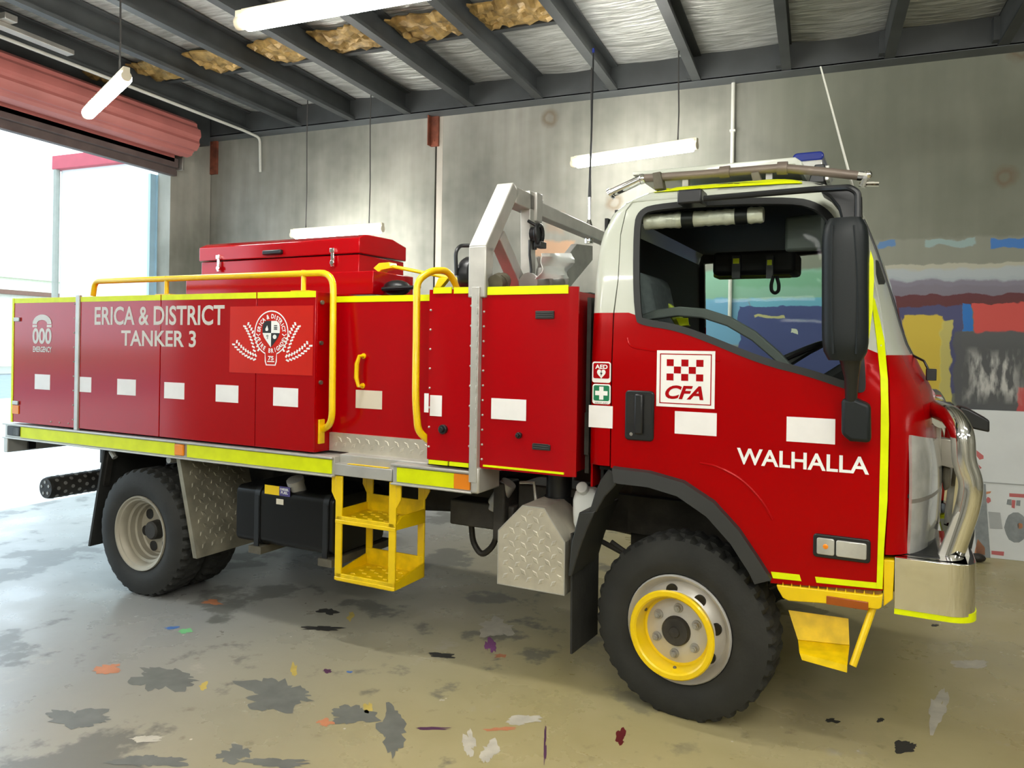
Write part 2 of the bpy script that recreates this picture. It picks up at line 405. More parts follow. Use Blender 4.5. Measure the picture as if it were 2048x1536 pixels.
def floor_mat():
    m, nt, b = new_mat('worn_workshop_concrete'); N, L = nt.nodes, nt.links
    tc = N.new('ShaderNodeTexCoord')
    def noise(sc, det=5, ro=.6, vec=None):
        n = N.new('ShaderNodeTexNoise'); n.inputs['Scale'].default_value = sc; n.inputs['Detail'].default_value = det; n.inputs['Roughness'].default_value = ro
        L.new(vec or tc.outputs['Object'], n.inputs['Vector']); return n
    def mr(s, a, b_, c=0., d=1.):
        n = N.new('ShaderNodeMapRange'); n.inputs[1].default_value = a; n.inputs[2].default_value = b_; n.inputs[3].default_value = c; n.inputs[4].default_value = d
        L.new(s, n.inputs[0]); return n.outputs[0]
    def mixc(f, a, c):
        n = N.new('ShaderNodeMix'); n.data_type = 'RGBA'; L.new(f, n.inputs[0])
        (L.new(a, n.inputs[6]) if not isinstance(a, tuple) else setattr(n.inputs[6], 'default_value', (*a, 1)))
        n.inputs[7].default_value = (*c, 1); return n.outputs[2]
    def mul(a, c):
        n = N.new('ShaderNodeMath'); n.operation = 'MULTIPLY'; L.new(a, n.inputs[0]); L.new(c, n.inputs[1]); return n.outputs[0]
    big = noise(.5); mid = noise(1.6, 6); fine = noise(9, 6)
    c = mixc(mr(big.outputs[0], .38, .62), srgb(164, 152, 106), srgb(182, 170, 128))
    # greyer tone towards the big door
    sx = N.new('ShaderNodeSeparateXYZ'); L.new(tc.outputs['Object'], sx.inputs[0])
    door_side = mr(sx.outputs[0], -1.2, -3.4)
    c = mixc(door_side, c, srgb(146, 146, 142))
    # dark grey worn coating in islands, most of them on the door side
    isl = mr(mid.outputs[0], .56, .60); near = mr(sx.outputs[0], .5, -1.4, 0., .75)
    c = mixc(mul(isl, near), c, srgb(92, 92, 86))
    n4 = noise(2.3, 6, .7); c = mixc(mr(n4.outputs[0], .62, .70, 0, .5), c, srgb(176, 170, 156))
    c = mixc(mr(fine.outputs[0], .62, .74, 0, .45), c, srgb(86, 74, 54))
    vo = N.new('ShaderNodeTexVoronoi'); vo.inputs['Scale'].default_value = 4.5; L.new(tc.outputs['Object'], vo.inputs['Vector'])
    c = mixc(mr(vo.outputs['Distance'], .035, .02, 0, .9), c, srgb(214, 208, 192))
    L.new(c, b.inputs['Base Color'])
    L.new(mr(mid.outputs[0], .35, .65, .22, .42), b.inputs['Roughness'])
    bp = N.new('ShaderNodeBump'); bp.inputs['Strength'].default_value = .10; bp.inputs['Distance'].default_value = .02
    n5 = noise(3.0, 6, .6); L.new(n5.outputs[0], bp.inputs['Height']); L.new(bp.outputs[0], b.inputs['Normal'])
    return m
M['floor'] = floor_mat()
spots = {'sp_dark': (52, 50, 46), 'sp_grey': (104, 106, 100), 'sp_orange': (186, 122, 86), 'sp_purple': (132, 70, 128), 'sp_yellow': (188, 166, 84), 'sp_blue': (70, 110, 170),
         'sp_green': (110, 180, 120), 'sp_white': (188, 182, 166), 'sp_maroon': (96, 22, 26), 'sp_violet': (84, 48, 78)}
for k, c in spots.items(): M[k] = mat('dried_paint_'+k[3:], srgb(*c), .5, var=.15, scale=12)
keys = ['floor']+list(spots)
f = MB(); f.box(XL-.2, XR_+.1, YF-.1, YB+.1, -.12, 0)
def splash(px, py, w, h, key, ang=0., rag=.35, n=14):
    """a dried paint splash, its centre and size read off the floor"""
    cx, cy = RF(px, py); ex, ey = RF(px+w/2, py); fx, fy = RF(px, py+h/2)
    a = Vector((ex-cx, ey-cy)); b_ = Vector((fx-cx, fy-cy)); big = w*h > 900
    for k in range(5 if big else 2):
        pts = []; n = max(22, int(w/3)); ph = [random.uniform(0, 6.3) for _ in range(6)]; sc = random.uniform(.35, .7) if big else random.uniform(.6, .9)
        ou, ov = (random.uniform(-.6, .6), random.uniform(-.6, .6)) if k else (0, 0); st = random.uniform(.5, 1.0)
        for i in range(n):
            t = 2*PI*i/n; q = sc*(1-.30*math.sin(2*t+ph[0])-.20*math.sin(3*t+ph[1])-.14*math.sin(5*t+ph[2])-.12*math.sin(8*t+ph[3])-.08*math.sin(13*t+ph[4])-.14*random.uniform(-1, 1))
            u, v = ou*.8+math.cos(t)*q, ov*.8+math.sin(t)*q*st
            u, v = u*math.cos(ang)-v*math.sin(ang), u*math.sin(ang)+v*math.cos(ang)
            p = Vector((cx, cy))+a*u*1.15+b_*v*1.15; pts.append((p.x, p.y, .0006+.00012*k))
        f.poly(pts, keys.index(key))
for a in ((657, 1224, 38, 16, 'sp_dark'), (885, 1312, 40, 14, 'sp_dark', .3), (980, 1292, 26, 42, 'sp_purple', .5), (1003, 1311, 20, 8, 'sp_orange', -.4),
          (1241, 1472, 22, 34, 'sp_maroon', 0, .25), (1090, 1478, 6, 96, 'sp_violet', -.28, .2), (655, 1446, 44, 22, 'sp_orange'), (700, 1235, 14, 26, 'sp_yellow'),
          (995, 1459, 60, 12, 'sp_orange', .2), (590, 1342, 12, 30, 'sp_yellow', -.3), (422, 1202, 34, 14, 'sp_orange'), (340, 1256, 28, 10, 'sp_blue'), (370, 1262, 22, 12, 'sp_green'),
          (215, 1338, 60, 24, 'sp_orange', 0, .5), (735, 1420, 18, 36, 'sp_yellow', .2), (408, 1372, 14, 20, 'sp_yellow'), (290, 1478, 70, 16, 'sp_white', -.3), (935, 1490, 26, 70, 'sp_white', .3, .4),
          (980, 1500, 40, 60, 'sp_white', 0, .5), (545, 1385, 150, 80, 'sp_grey', .2, .5, 20), (700, 1425, 100, 50, 'sp_grey', .4, .5, 18), (790, 1460, 60, 110, 'sp_grey', .3, .5, 18),
          (330, 1360, 120, 60, 'sp_grey', .3, .5, 18), (640, 1255, 90, 16, 'sp_dark', .1, .6), (470, 1510, 60, 44, 'sp_grey'), (555, 1525, 110, 24, 'sp_grey'), (860, 1458, 70, 6, 'sp_violet', .0, .3),
          (655, 1342, 20, 16, 'sp_violet'), (698, 1344, 10, 7, 'sp_blue'), (1040, 1440, 60, 30, 'sp_white', .2, .6), (1000, 1255, 70, 40, 'sp_white', .4, .6), (560, 1402, 24, 12, 'sp_white'),
          (285, 1520, 150, 40, 'sp_grey', 0, .5, 18), (150, 1440, 130, 50, 'sp_grey', 0, .5, 18), (885, 1400, 10, 7, 'sp_white'), (1880, 1420, 40, 100, 'sp_white', -.4, .6), (1950, 1330, 90, 30, 'sp_white', .2, .6),
          (1660, 1440, 24, 10, 'sp_dark'), (1760, 1440, 14, 14, 'sp_dark'), (1870, 1250, 14, 7, 'sp_dark'), (1820, 1490, 60, 30, 'sp_dark', .2, .7)):
    splash(*a)
struct(f.build('floor', [M[k] for k in keys], smooth=0, flip=False))

w = MB(); w.box(-7.25, -3.895, YB, YB+.16, 0, 4.6); w.box(-3.872, XR_+.2, YB, YB+.16, 0, 4.6); w.box(-3.9, -3.86, YB+.03, YB+.15, 0, 4.6, 1)
w.box(-3.872, -3.80, YB-.002, YB+.01, 0, 4.19, 2)
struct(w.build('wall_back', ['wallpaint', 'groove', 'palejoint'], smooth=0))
w = MB(); w.box(XL-.2, XL, 6.66, YB-.012, 0, 4.6); w.box(XL-.2, XL, 1.30, 6.66, 3.78, 4.6); w.box(XL-.2, XL, YF, 1.30, 0, 4.6); w.box(XL-.1, XL-.02, YB-.014, YB, 0, 4.6, 1)
struct(w.build('wall_left', ['concrete', 'groove'], smooth=0))
w = MB(); w.box(XR_, XR_+.2, YF, YB, 0, 4.6); struct(w.build('wall_right', 'concrete', smooth=0))
w = MB(); w.box(XL-.2, XR_+.2, YF-.2, YF, 0, 4.6); struct(w.build('wall_front', 'concrete', smooth=0))

def foil_mat():
    m, nt, b = new_mat('silver_foil_sarking'); N, L = nt.nodes, nt.links
    tc = N.new('ShaderNodeTexCoord'); mp = N.new('ShaderNodeMapping'); mp.inputs['Scale'].default_value = (.9, 5.5, 1); L.new(tc.outputs['Object'], mp.inputs[0])
    n = N.new('ShaderNodeTexNoise'); n.inputs['Scale'].default_value = 4; n.inputs['Detail'].default_value = 5; n.inputs['Distortion'].default_value = .6; L.new(mp.outputs[0], n.inputs['Vector'])
    r = N.new('ShaderNodeValToRGB'); e = r.color_ramp.elements; e[0].position = .35; e[0].color = (*srgb(172, 174, 168), 1); e[1].position = .68; e[1].color = (*srgb(228, 230, 226), 1)
    L.new(n.outputs[0], r.inputs[0]); L.new(r.outputs[0], b.inputs['Base Color'])
    b.inputs['Metallic'].default_value = .45; b.inputs['Roughness'].default_value = .34
    bp = N.new('ShaderNodeBump'); bp.inputs['Strength'].default_value = .9; bp.inputs['Distance'].default_value = .03; L.new(n.outputs[0], bp.inputs['Height']); L.new(bp.outputs[0], b.inputs['Normal'])
    return m
M['sarking'] = foil_mat()
PUR = [-6.36, -5.62, -4.89, -4.18, -3.415, -2.66, -1.89, -1.10, -.31, .514, 1.344, 2.15, 2.96, 3.77, 4.58, 5.39, 6.2]
ce = MB()
xs = [XL-.2]+[p+.03 for p in PUR]+[XR_+.2]
for a, b_ in zip(xs, xs[1:]):                                  # foil sags a little between purlins
    rows = []
    for j in range(25):
        y = YF+(YB-YF)*j/24
        rows.append([(a+(b_-a)*i/6, y, ZC-.035*math.sin(PI*i/6)*(.6+.4*math.sin(j*1.7+a*3))) for i in range(7)])
    ce.loft(rows, closed=False, caps=False)
ce.box(XL-.2, XR_+.2, YF-.2, YB+.16, ZC+.06, ZC+.2)
struct(ce.build('ceiling', 'sarking', flip=False))
for i, x in enumerate(PUR):
    p = MB(); p.box(x-.006, x+.006, YF, 7.12, 4.175, 4.40); p.box(x-.006, x+.075, YF, 7.12, 4.168, 4.180); p.box(x-.006, x+.075, YF, 7.12, 4.392, 4.404)
    p.box(x+.066, x+.075, YF, 7.12, 4.180, 4.20)
    struct(p.build('trim_%d' % (i+1), 'beam', smooth=0))
p = MB(); p.box(XL, XR_, 7.12, 7.135, 4.165, 4.41); p.box(XL, XR_, 7.12, 7.30, 4.160, 4.176, 1); p.box(XL, XR_, 7.28, 7.30, 4.176, 4.41)
for x in PUR: p.box(x-.05, x-.006, 7.04, 7.125, 4.19, 4.38)
struct(p.build('trim_30', ['beam', 'beamlight'], smooth=0))
p = MB(); p.box(XL, XL+.16, 1.2, 7.10, 4.05, 4.41); struct(p.build('trim_31', 'beam', smooth=0))
p = MB(); p.box(XL-.02, XL+.06, 1.25, 6.70, 3.60, 3.79); p.box(XL+.06, XL+.12, 1.25, 6.66, 3.68, 3.79)
struct(p.build('trim_32', 'lintel', bevel=.006))
p = MB(); p.box(XL-.24, XL-.205, 6.56, 6.66, 0, 3.62); p.box(XL-.205, XL-.19, 6.645, 6.66, 0, 3.62)
struct(p.build('trim_33', mat('skylit_blue_guide', srgb(178, 216, 236), .5), smooth=0))  # sky light on the guide edge is put into its blue colour
# rolled-up steel door above the opening
d = MB(); prof = []
for k in range(48):
    a = 2*PI*k/48; rr = .205+(.012 if (k % 6) < 4 else -.010); prof.append((rr*math.cos(a), rr*math.sin(a)))
cx, cz = XL+.28, 4.0
d.loft([[(cx+u, y, cz+v) for u, v in prof] for y in (1.25, 6.62)])
d.box(XL+.06, XL+.12, 1.3, 6.60, 3.74, 4.0)
dr = struct(d.build('door_1', 'rollred', smooth=30))
d = MB(); d.box(XL, XL+.16, 6.68, 6.71, 3.66, 3.86); d.box(XL, XL+.34, 6.655, 6.68, 3.84, 4.06); d.cyl((cx, 6.6, cz), (cx, 6.68, cz), .05); struct(d.build('door_bracket', 'steel', dr, bevel=.004))

# gold fibre showing where the foil has torn, one patch a bay
def bay_patch(cx, cy, wx, wy, label):
    g = MB(); rows = []; nx, ny = 16, 10
    for j in range(ny+1):
        row = []
        for i in range(nx+1):
            u, v = i/nx-.5, j/ny-.5
            e = 1+.10*math.sin(9*u+cx*5)+.12*random.uniform(-1, 1)
            edge = max(abs(u), abs(v))*2
            row.append((cx+u*wx*(1+.03*random.uniform(-1, 1)), cy+v*wy*e, ZC-.045-(0 if edge > .95 else random.uniform(.0, .05))))
        rows.append(row)
    g.loft(rows, closed=False, caps=False)
    return tag(g.build('insulation_patch', 'gold', smooth=20, solid=.02), label, 'insulation', 'gold insulation patches in the roof bays')
for k, (a, b_, lab) in enumerate(((XL, -6.36, 'gold insulation patch in the roof bay closest to the roller door'), (-6.36, -5.62, 'gold insulation patch in the second roof bay from the roller door'),
        (-5.62, -4.89, 'gold insulation patch in the third roof bay from the roller door'), (-4.89, -4.18, 'gold insulation patch in the fourth roof bay, beside the top lamp'),
        (-4.18, -3.415, 'gold insulation patch in the fifth roof bay from the roller door, above the red locker'), (-3.415, -2.66, 'gold insulation patch in the sixth roof bay, at the top picture edge'),
        (-2.66, -1.89, 'gold insulation patch in the seventh roof bay from the roller door, last of the row'))):
    a_, b2 = a+.05, b_-.05
    bay_patch((a_+b2)/2, 5.60, (b2-a_), .42, lab)
    if k: 
        t = MB(); t.box(a+.08, b_-.008, 5.84, 5.90, 4.34, 4.375); struct(t.build('trim_%d' % (40+k), 'beam', smooth=0))

# hanging fluorescent battens
def batten(name, label, c, rz, L=1.22, cords=(-.42, .42), group='hanging fluorescent battens', tube='tube'):
    t = thing(name, label, 'light', c, rz, group)
    m = MB(); m.prism([(-.026, .035), (.026, .035), (.018, .066), (-.018, .066)], -L/2, L/2, 'x'); m.build('lamp_housing', 'lampbody', t, bevel=.003)
    m = MB(); prof = [(.046*math.cos(a), .0+.046*math.sin(a)) for a in [R(130)+R(280)*i/16 for i in range(17)]]
    m.prism(prof, -L/2+.03, L/2-.03, 'x'); m.build('diffuser', tube, t)
    for sx in (-1, 1):
        m = MB(); m.prism([(u*.72, v*.72) for u, v in prof]+[(.02, .06), (-.02, .06)], sx*L/2-.035, sx*L/2+.012, 'x'); m.build('end_cap', 'lampbody', t)
    for x in cords:
        m = MB(); top = 4.36-c[2]; m.tube([(x, 0, .05), (x+.004, .003, .3*top), (x-.006, 0, .7*top), (x, 0, top)], .006, 6); m.build('cord', 'cord', t)
    return t
def two_ends(pl, pr, z):                                          # centre and turn of a level lamp from its two ends
    a, b_ = Vector(RF(*pl, z)), Vector(RF(*pr, z)); return ((a.x+b_.x)/2, (a.y+b_.y)/2, z), math.atan2(b_.y-a.y, b_.x-a.x), (a-b_).length
c, rz, ln = two_ends((1150, 327), (1392, 291), 3.35); batten('fluorescent_light', 'lit fluorescent batten hanging behind the cab roof, near the long wall', c, rz, ln)
c, rz, ln = two_ends((588, 470), (764, 458), 2.83); batten('fluorescent_light', 'lit fluorescent batten hanging low, just above the red roof locker', c, rz, ln)
c, rz, ln = two_ends((175, 228), (252, 153), 3.40); batten('fluorescent_light', 'lit fluorescent batten hanging skewed in front of the rolled-up door', c, rz, ln, cords=(.38,))
c = (-2.14, 3.05, 3.3); batten('fluorescent_light', 'lit fluorescent batten cut by the top picture edge, above the truck tray', c, .004)
for (x, y, rz) in ((1.9, 2.2, .02), (-4.9, -.6, .05), (-1.4, -1.6, .03), (2.2, -1.4, .0), (4.9, 1.2, .04), (-1.2, -4.0, 0), (.2, -.4, .02), (-3.0, -.2, 0), (3.6, -3.6, 0), (-4.4, -3.0, .03), (.4, 1.1, .0), (3.4, .4, .0), (1.2, -2.8, .03)):  # unseen battens added to brighten the near side of the truck
    batten('fluorescent_light', 'added unseen fluorescent batten brightening the truck from the open bay', (x, y, 3.45), rz, group='added unseen fill battens of the open bay', tube='tubefill')

# conduits and steel fixed to the wall and roof
x1, z1 = RW(1467, 150, 7.27)
m = MB(); m.cyl((x1, 7.275, 1.95), (x1, 7.275, 4.16), .018, 10); m.box(x1-.025, x1+.025, 7.25, 7.3, 3.70, 3.72); m.box(x1-.025, x1+.025, 7.25, 7.3, 2.5, 2.52)
tag(m.build('conduit_pipe', 'conduit'), 'straight pale vertical conduit on the concrete wall above the cab', 'pipe')
m = MB(); m.tube([(-6.27, .5, 4.15), (-6.27, 6.98, 4.15), (-6.25, 7.24, 4.13), (-6.25, 7.26, 3.72)], .016, 8, fillet=.06)
tag(m.build('conduit_pipe', 'conduit'), 'thin pale conduit running under a purlin and bending down the wall by the corner', 'pipe')
x, y = RF(60, 20, 4.1)
m = MB(); m.box(-6.02, -5.93, 2.2, 4.55, 4.10, 4.14); m.box(-6.10, -5.85, 3.9, 4.0, 4.14, 4.19)
tag(m.build('steel_bar', 'steel', bevel=.004), 'flat grey steel bar fixed below the purlins at the top left corner', 'bar')
for (px0, py0, px1, py1, lab) in ((862, 232, 877, 292, 'rusty red steel bracket at the top of the wall joint'), (414, 282, 434, 348, 'rusty red steel bracket high in the room corner by the roller door')):
    a, za = RW(px0, py0, 7.28); b_, zb = RW(px1, py1, 7.28)
    m = MB(); m.box(a, b_, 7.27, 7.30, zb, za); m.box(a, a+.012, 7.20, 7.27, zb, za); m.cyl(((a+b_)/2, 7.26, zb+.06), ((a+b_)/2, 7.30, zb+.06), .012, 8); m.cyl(((a+b_)/2, 7.26, za-.06), ((a+b_)/2, 7.30, za-.06), .012, 8)
    tag(m.build('steel_bracket', 'rust', bevel=.003), lab, 'bracket')

# printed white boards leaning on the wall ahead of the truck
def board_things():
    yb = 7.14
    x0, zt = RW(1870, 818, yb); x1 = 3.3; xs_, zs = RW(1992, 968, yb)
    t = thing('sign_board', 'tall white printed board leaning on the wall ahead of the bull bar', 'board', (0, 0, 0))
    m = MB(); m.prism([(yb+.12, zt), (yb+.15, zt), (yb+.03, .0), (yb, .0)], x0, x1, 'x'); m.build('board_panel', 'board', t, bevel=.003)
    def yy(z): return yb+.12*z/zt-.0025
    def shp(name, pts, mtl):
        m = MB(); v = []
        for (px, py) in pts:
            X, Z = RW(px, py, yb+.06); v.append((X, yy(Z), Z))
        m.poly(v); m.build(name, mtl, t, smooth=0, solid=.001)
    shp('printed_emblem', [(1888, 978), (1885, 1015), (1905, 1018), (1908, 1012), (1893, 1008), (1895, 980)], 'fadedred')
    shp('printed_stroke', [(1944, 900), (1950, 898), (1968, 912), (1968, 918), (1960, 920)], 'fadedred'); shp('printed_stroke', [(1944, 918), (1950, 922), (1964, 936), (1958, 940)], 'fadedred')
    shp('printed_column', [(1950, 968), (1971, 968), (1973, 1025), (1978, 1118), (1950, 1116), (1948, 1050)], 'fadedgrey')
    shp('printed_triangle', [(1953, 1075), (1967, 1092), (1967, 1106), (1945, 1106)], 'fadedorange')
    shp('printed_dot', [(1970, 1000), (1975, 993), (1980, 996), (1981, 1002), (1975, 1006)], 'fadedred')
    shp('printed_ribbon', [(1972, 983), (1982, 982), (1980, 986), (1972, 988)], 'fadedorange')
    shp('printed_bar', [(1980, 1098), (2005, 1100), (2004, 1108), (1980, 1105)], 'fadedred')
    shp('printed_machine', [(1975, 1022), (1999, 1024), (2003, 1056), (1978, 1055)], 'palegrey')
    shp('printed_bar', [(2018, 986), (2080, 990), (2080, 997), (2018, 993)], 'fadedred')
    shp('printed_letter', [(2014, 998), (2022, 998), (2022, 1010), (2012, 1008)], 'fadedgrey'); shp('printed_letter', [(2023, 999), (2030, 1000), (2028, 1016), (2022, 1014)], 'fadedred')
    shp('printed_letter', [(2032, 1000), (2040, 1000), (2039, 1011), (2031, 1010)], 'fadedgrey')
    pts = [(2006, 1032)]
    shp('printed_tyre', [(2030+24*math.cos(2*PI*i/14)*(1 if i % 2 else .93), 1053+30*math.sin(2*PI*i/14)) for i in range(14)], 'fadedgrey')
    shp('printed_hub', [(2038+6*math.cos(2*PI*i/8), 1050+6*math.sin(2*PI*i/8)) for i in range(8)], 'fadedorange')
    m = MB(); a = RW(1935, 966, yb)[0]; m.box(a, x1, yy(zs)-.004, yy(zs)+.002, zs-.004, zs+.004); m.build('panel_joint', 'palegrey', t)
    m = MB(); X, Y = RF(1955, 1124); m.ball((X, Y, .035), .05, 10, (1.2, .8, .7)); m.ball((X-.07, Y-.03, .025), .035, 8, (1.2, 1, .7))
    tag(m.build('crumpled_rag', 'chassis'), 'small dark crumpled rag on the floor below the white board', 'rag')
board_things()

# ------------------------------------------------------------------ outside the roller door
M['apron'] = mat('pale_driveway_concrete', srgb(196, 196, 192), .55, var=.10, scale=.8)
M['road'] = mat('blue_grey_asphalt', srgb(120, 132, 150), .7, var=.1)
M['kerb'] = mat('kerb_concrete', srgb(150, 150, 140), .8)
M['grassm'] = mat('lawn_green', srgb(96, 130, 62), .9, var=.2, scale=3)
M['palewall'] = mat('pale_painted_wall', srgb(226, 230, 226), .7, var=.02)
M['houseroof'] = mat('pale_roof_sheet', srgb(218, 218, 206), .6, var=.05); M['housewall'] = mat('cream_house_wall', srgb(232, 228, 210), .7, var=.04)
M['redtrim'] = mat('faded_pink_red_trim', srgb(176, 70, 82), .6); M['brownroof'] = mat('brown_roof_edge', srgb(120, 88, 72), .7)
M['leaf'] = mat('olive_leaf', srgb(92, 100, 70), .8, var=.3, scale=5); M['bark'] = mat('grey_bark', srgb(96, 84, 70), .9)
g = MB(); g.box(-21, XL-.2, -30, 40, -.14, -.02); struct(g.build('forecourt', 'apron', smooth=0))
g = MB(); g.box(-35, -21, -60, 80, -.14, -.04); struct(g.build('road', 'road', smooth=0))
g = MB(); g.box(-52, -35, -60, 100, -.14, .02); struct(g.build('footpath', 'kerb', smooth=0))
g = MB(); g.box(-160, -52, -140, 200, -.14, 0.0); struct(g.build('lawn', 'grassm', smooth=0))
b1 = thing('neighbouring_building', 'white rendered building with red eave beyond the open roller door', 'building', (-14, 10.5, -.02))
g = MB(); g.box(0, 6.0, 0, 5, 0, 5.05); g.build('wall', 'palewall', b1); g = MB(); g.box(-.12, 6.1, -.12, 5.1, 5.05, 5.32); g.build('eave', 'redtrim', b1, bevel=.01)
g = MB(); g.cyl((-.05, -.06, 0), (-.05, -.06, 5.05), .06, 8); g.build('downpipe', 'kerb', b1)
b2 = thing('gabled_house', 'pale house with a tall gabled roof far outside the roller door', 'house', (-62, 42, 0))
g = MB(); g.box(-6, 6, -9.5, 7.5, 0, 6.3); g.build('wall', 'housewall', b2)
g = MB(); g.prism([(-10.5, 6.2), (3.0, 10.6), (8.4, 6.2)], -6.4, 6.4, 'x'); g.build('roof', 'houseroof', b2)
b3 = thing('low_shed', 'low cream shed with brown roof edge outside, behind the tree', 'shed', (-46, 29.5, 0))
g = MB(); g.box(-2, 2, -7, 3.6, 0, 4.25); g.build('wall', 'housewall', b3); g = MB(); g.box(-2.4, 2.4, -7.4, 4, 4.25, 4.5); g.build('roof_edge', 'brownroof', b3)
tr = thing('street_tree', 'grey-green street tree outside, left of the truck tail', 'tree', (-38, 22.6, 0))
g = MB(); g.tube([(0, 0, 0), (.1, 0, 1.2), (.0, .1, 2.6)], [.14, .12, .08], 8); g.tube([(.05, 0, 1.3), (.4, .9, 2.5), (.5, 1.5, 3.0)], [.08, .06, .03], 6); g.build('trunk', 'bark', tr)
g = MB()
for i in range(420):
    a, e = random.uniform(0, 2*PI), random.uniform(-1, 1); rr = random.uniform(.5, 1)
    c = Vector((1.7*rr*math.cos(a)*math.sqrt(1-e*e), 2.1*rr*math.sin(a)*math.sqrt(1-e*e), 3.3+1.1*rr*e)); n = Vector((random.uniform(-1, 1), random.uniform(-1, 1), random.uniform(-.5, 1))).normalized()
    u = n.orthogonal().normalized()*random.uniform(.10, .20); v = n.cross(u)*.6
    g.poly([c-u, c-v, c+u, c+v])
g.build('foliage', 'leaf', tr, smooth=0, flip=False)

# ================================================================== THE TRUCK
_a = YAW_TRUCK-YAW_ROOM
truck = thing('fire_truck', 'red and white fire tanker truck with yellow rails parked across the workshop', 'fire truck',
              (-.4745, 4.4026, 0), -_a)
T = truck
TY = -1.10                                      # near side of the tray
CY = -1.05                                      # near side of the cab

# ---- cab surface
XFT = [(.60, 1.03), (.75, 1.044), (1.2, 1.050), (1.3, 1.046), (1.4, 1.037), (1.5, 1.018), (1.6, .969), (1.65, .948), (1.7, .925), (1.8, .894), (1.9, .869), (2.0, .837), (2.1, .806), (2.2, .771), (2.3, .733), (2.36, .711), (2.40, .66), (2.44, .54), (2.46, .30)]
def lerp_t(tb, z):
    if z <= tb[0][0]: return tb[0][1]
    for (a, b), (c, d) in zip(tb, tb[1:]):
        if z <= c: return b+(d-b)*(z-a)/(c-a)
    return tb[-1][1]
def XF(z): return lerp_t(XFT, z)
def WD(z): return lerp_t([(.5, 1.05), (1.6, 1.05), (1.8, 1.036), (2.0, 1.012), (2.2, .978), (2.30, .955), (2.36, .925), (2.40, .885), (2.44, .78), (2.46, .60)], z)
def XB(z): return lerp_t([(.5, -.42), (2.0, -.42), (2.12, -.415), (2.22, -.395), (2.30, -.36), (2.36, -.30), (2.40, -.22), (2.44, -.08), (2.46, .08)], z)
NE = 2.6
def xcut(z): return min(.78, XF(z)-.25)
def cabY(X, z):
    xf, xc, w, xb = XF(z), xcut(z), WD(z), XB(z)
    if X > xc:
        q = min(1., (X-xc)/(xf-xc)); return -w*max(0., 1-q**NE)**(1/NE)
    if X < xb+.06: d = min(.06, xb+.06-X); return -w+.06-math.sqrt(max(0, .06**2-d*d))
    return -w
def SCab(px, py, out=0.):                       # image point -> (X, z) on the near side of the cab
    Y = -1.03
    for _ in range(6): X, z = S(px, py, Y); Y = cabY(X, z)-out
    return (X, z)
def cabmap(out=0.): return lambda X, z: (X, cabY(X, z)-out, z)
def border(X): return 1.824-.165*max(0, X+.2)/1.0
def cabpick(X, z): return 1 if z > border(X) else 0

# door with window opening
door_edge_front = [SCab(*p) for p in ((1700, 440), (1722, 490), (1745, 548), (1757, 605), (1768, 681), (1776, 760), (1778, 850), (1774, 1000), (1768, 1100), (1766, 1181))]
door_top = [SCab(*p) for p in ((1237, 560), (1242, 470), (1253, 422), (1274, 396), (1310, 383), (1440, 374), (1600, 372), (1664, 386))]
arch = [SCab(*p) for p in ((1541, 1166), (1541, 1150), (1520, 1118), (1480, 1058), (1430, 1003), (1370, 963), (1300, 943), (1240, 937))]
RSX = -.300
door_out = [(RSX, 1.108)]+[(RSX, 1.824)]+door_top+door_edge_front+arch
win = [SCab(*p) for p in ((1268, 640), (1267, 450), (1277, 422), (1305, 408), (1440, 397), (1590, 394), (1638, 406), (1668, 430), (1690, 480), (1712, 560), (1724, 650), (1733, 770), (1728, 787), (1701, 782), (1615, 752), (1522, 729), (1405, 680), (1346, 660), (1285, 651))]
def chaikin(p, k=2):
    for _ in range(k):
        q = []
        for i in range(len(p)):
            a, b = Vector(p[i]), Vector(p[(i+1) % len(p)]); q += [tuple(a.lerp(b, .25)), tuple(a.lerp(b, .75))]
        p = q
    return p
win = chaikin(win)
def shrink(poly, d):
    n = len(poly); out = []
    for i in range(n):
        a, b, c = (Vector(poly[i-1]), Vector(poly[i]), Vector(poly[(i+1) % n]))
        t1, t2 = (b-a).normalized(), (c-b).normalized(); nn = Vector((-(t1+t2).y, (t1+t2).x))
        nn.normalize(); p = b+nn*d
        if not inside(p, poly): p = b-nn*d
        out.append((p.x, p.y))
    return out
bl = [(RSX-.5, border(RSX-.5)), (-.2, 1.824), (1.2, border(1.2))]
m = MB(); wx = min(p[0] for p in win)
m.sheet(door_out, cabmap(.0), [win], [[(RSX, 1.824), (wx-.001, 1.824)]], step=.045, pick=cabpick)
door = m.build('door', ['red', 'white'], T, solid=.012, offset=-1, smooth=40)
m = MB(); m.sheet(win, cabmap(.004), [shrink(win, .030)], step=.05); m.build('window_seal', 'rubberseal', T, solid=.014)
m = MB(); m.sheet(shrink(win, .026), cabmap(-.008), step=.08); m.build('side_window', 'winglass', T, flip=True)
# crease lines pressed into the door skin
def crease(pts, r=.007):
    m = MB(); q = [SCab(*p) for p in pts]; m.tube([(x, cabY(x, z)+r*.45, z) for x, z in q], r, 8, fillet=.03); return m.build('body_crease', 'red', T)
crease([(1254, 676), (1258, 690), (1270, 696), (1350, 708), (1440, 722)], .006)
crease([(1400, 926), (1425, 930), (1450, 940), (1480, 957), (1505, 980), (1530, 1010), (1545, 1040)], .007)
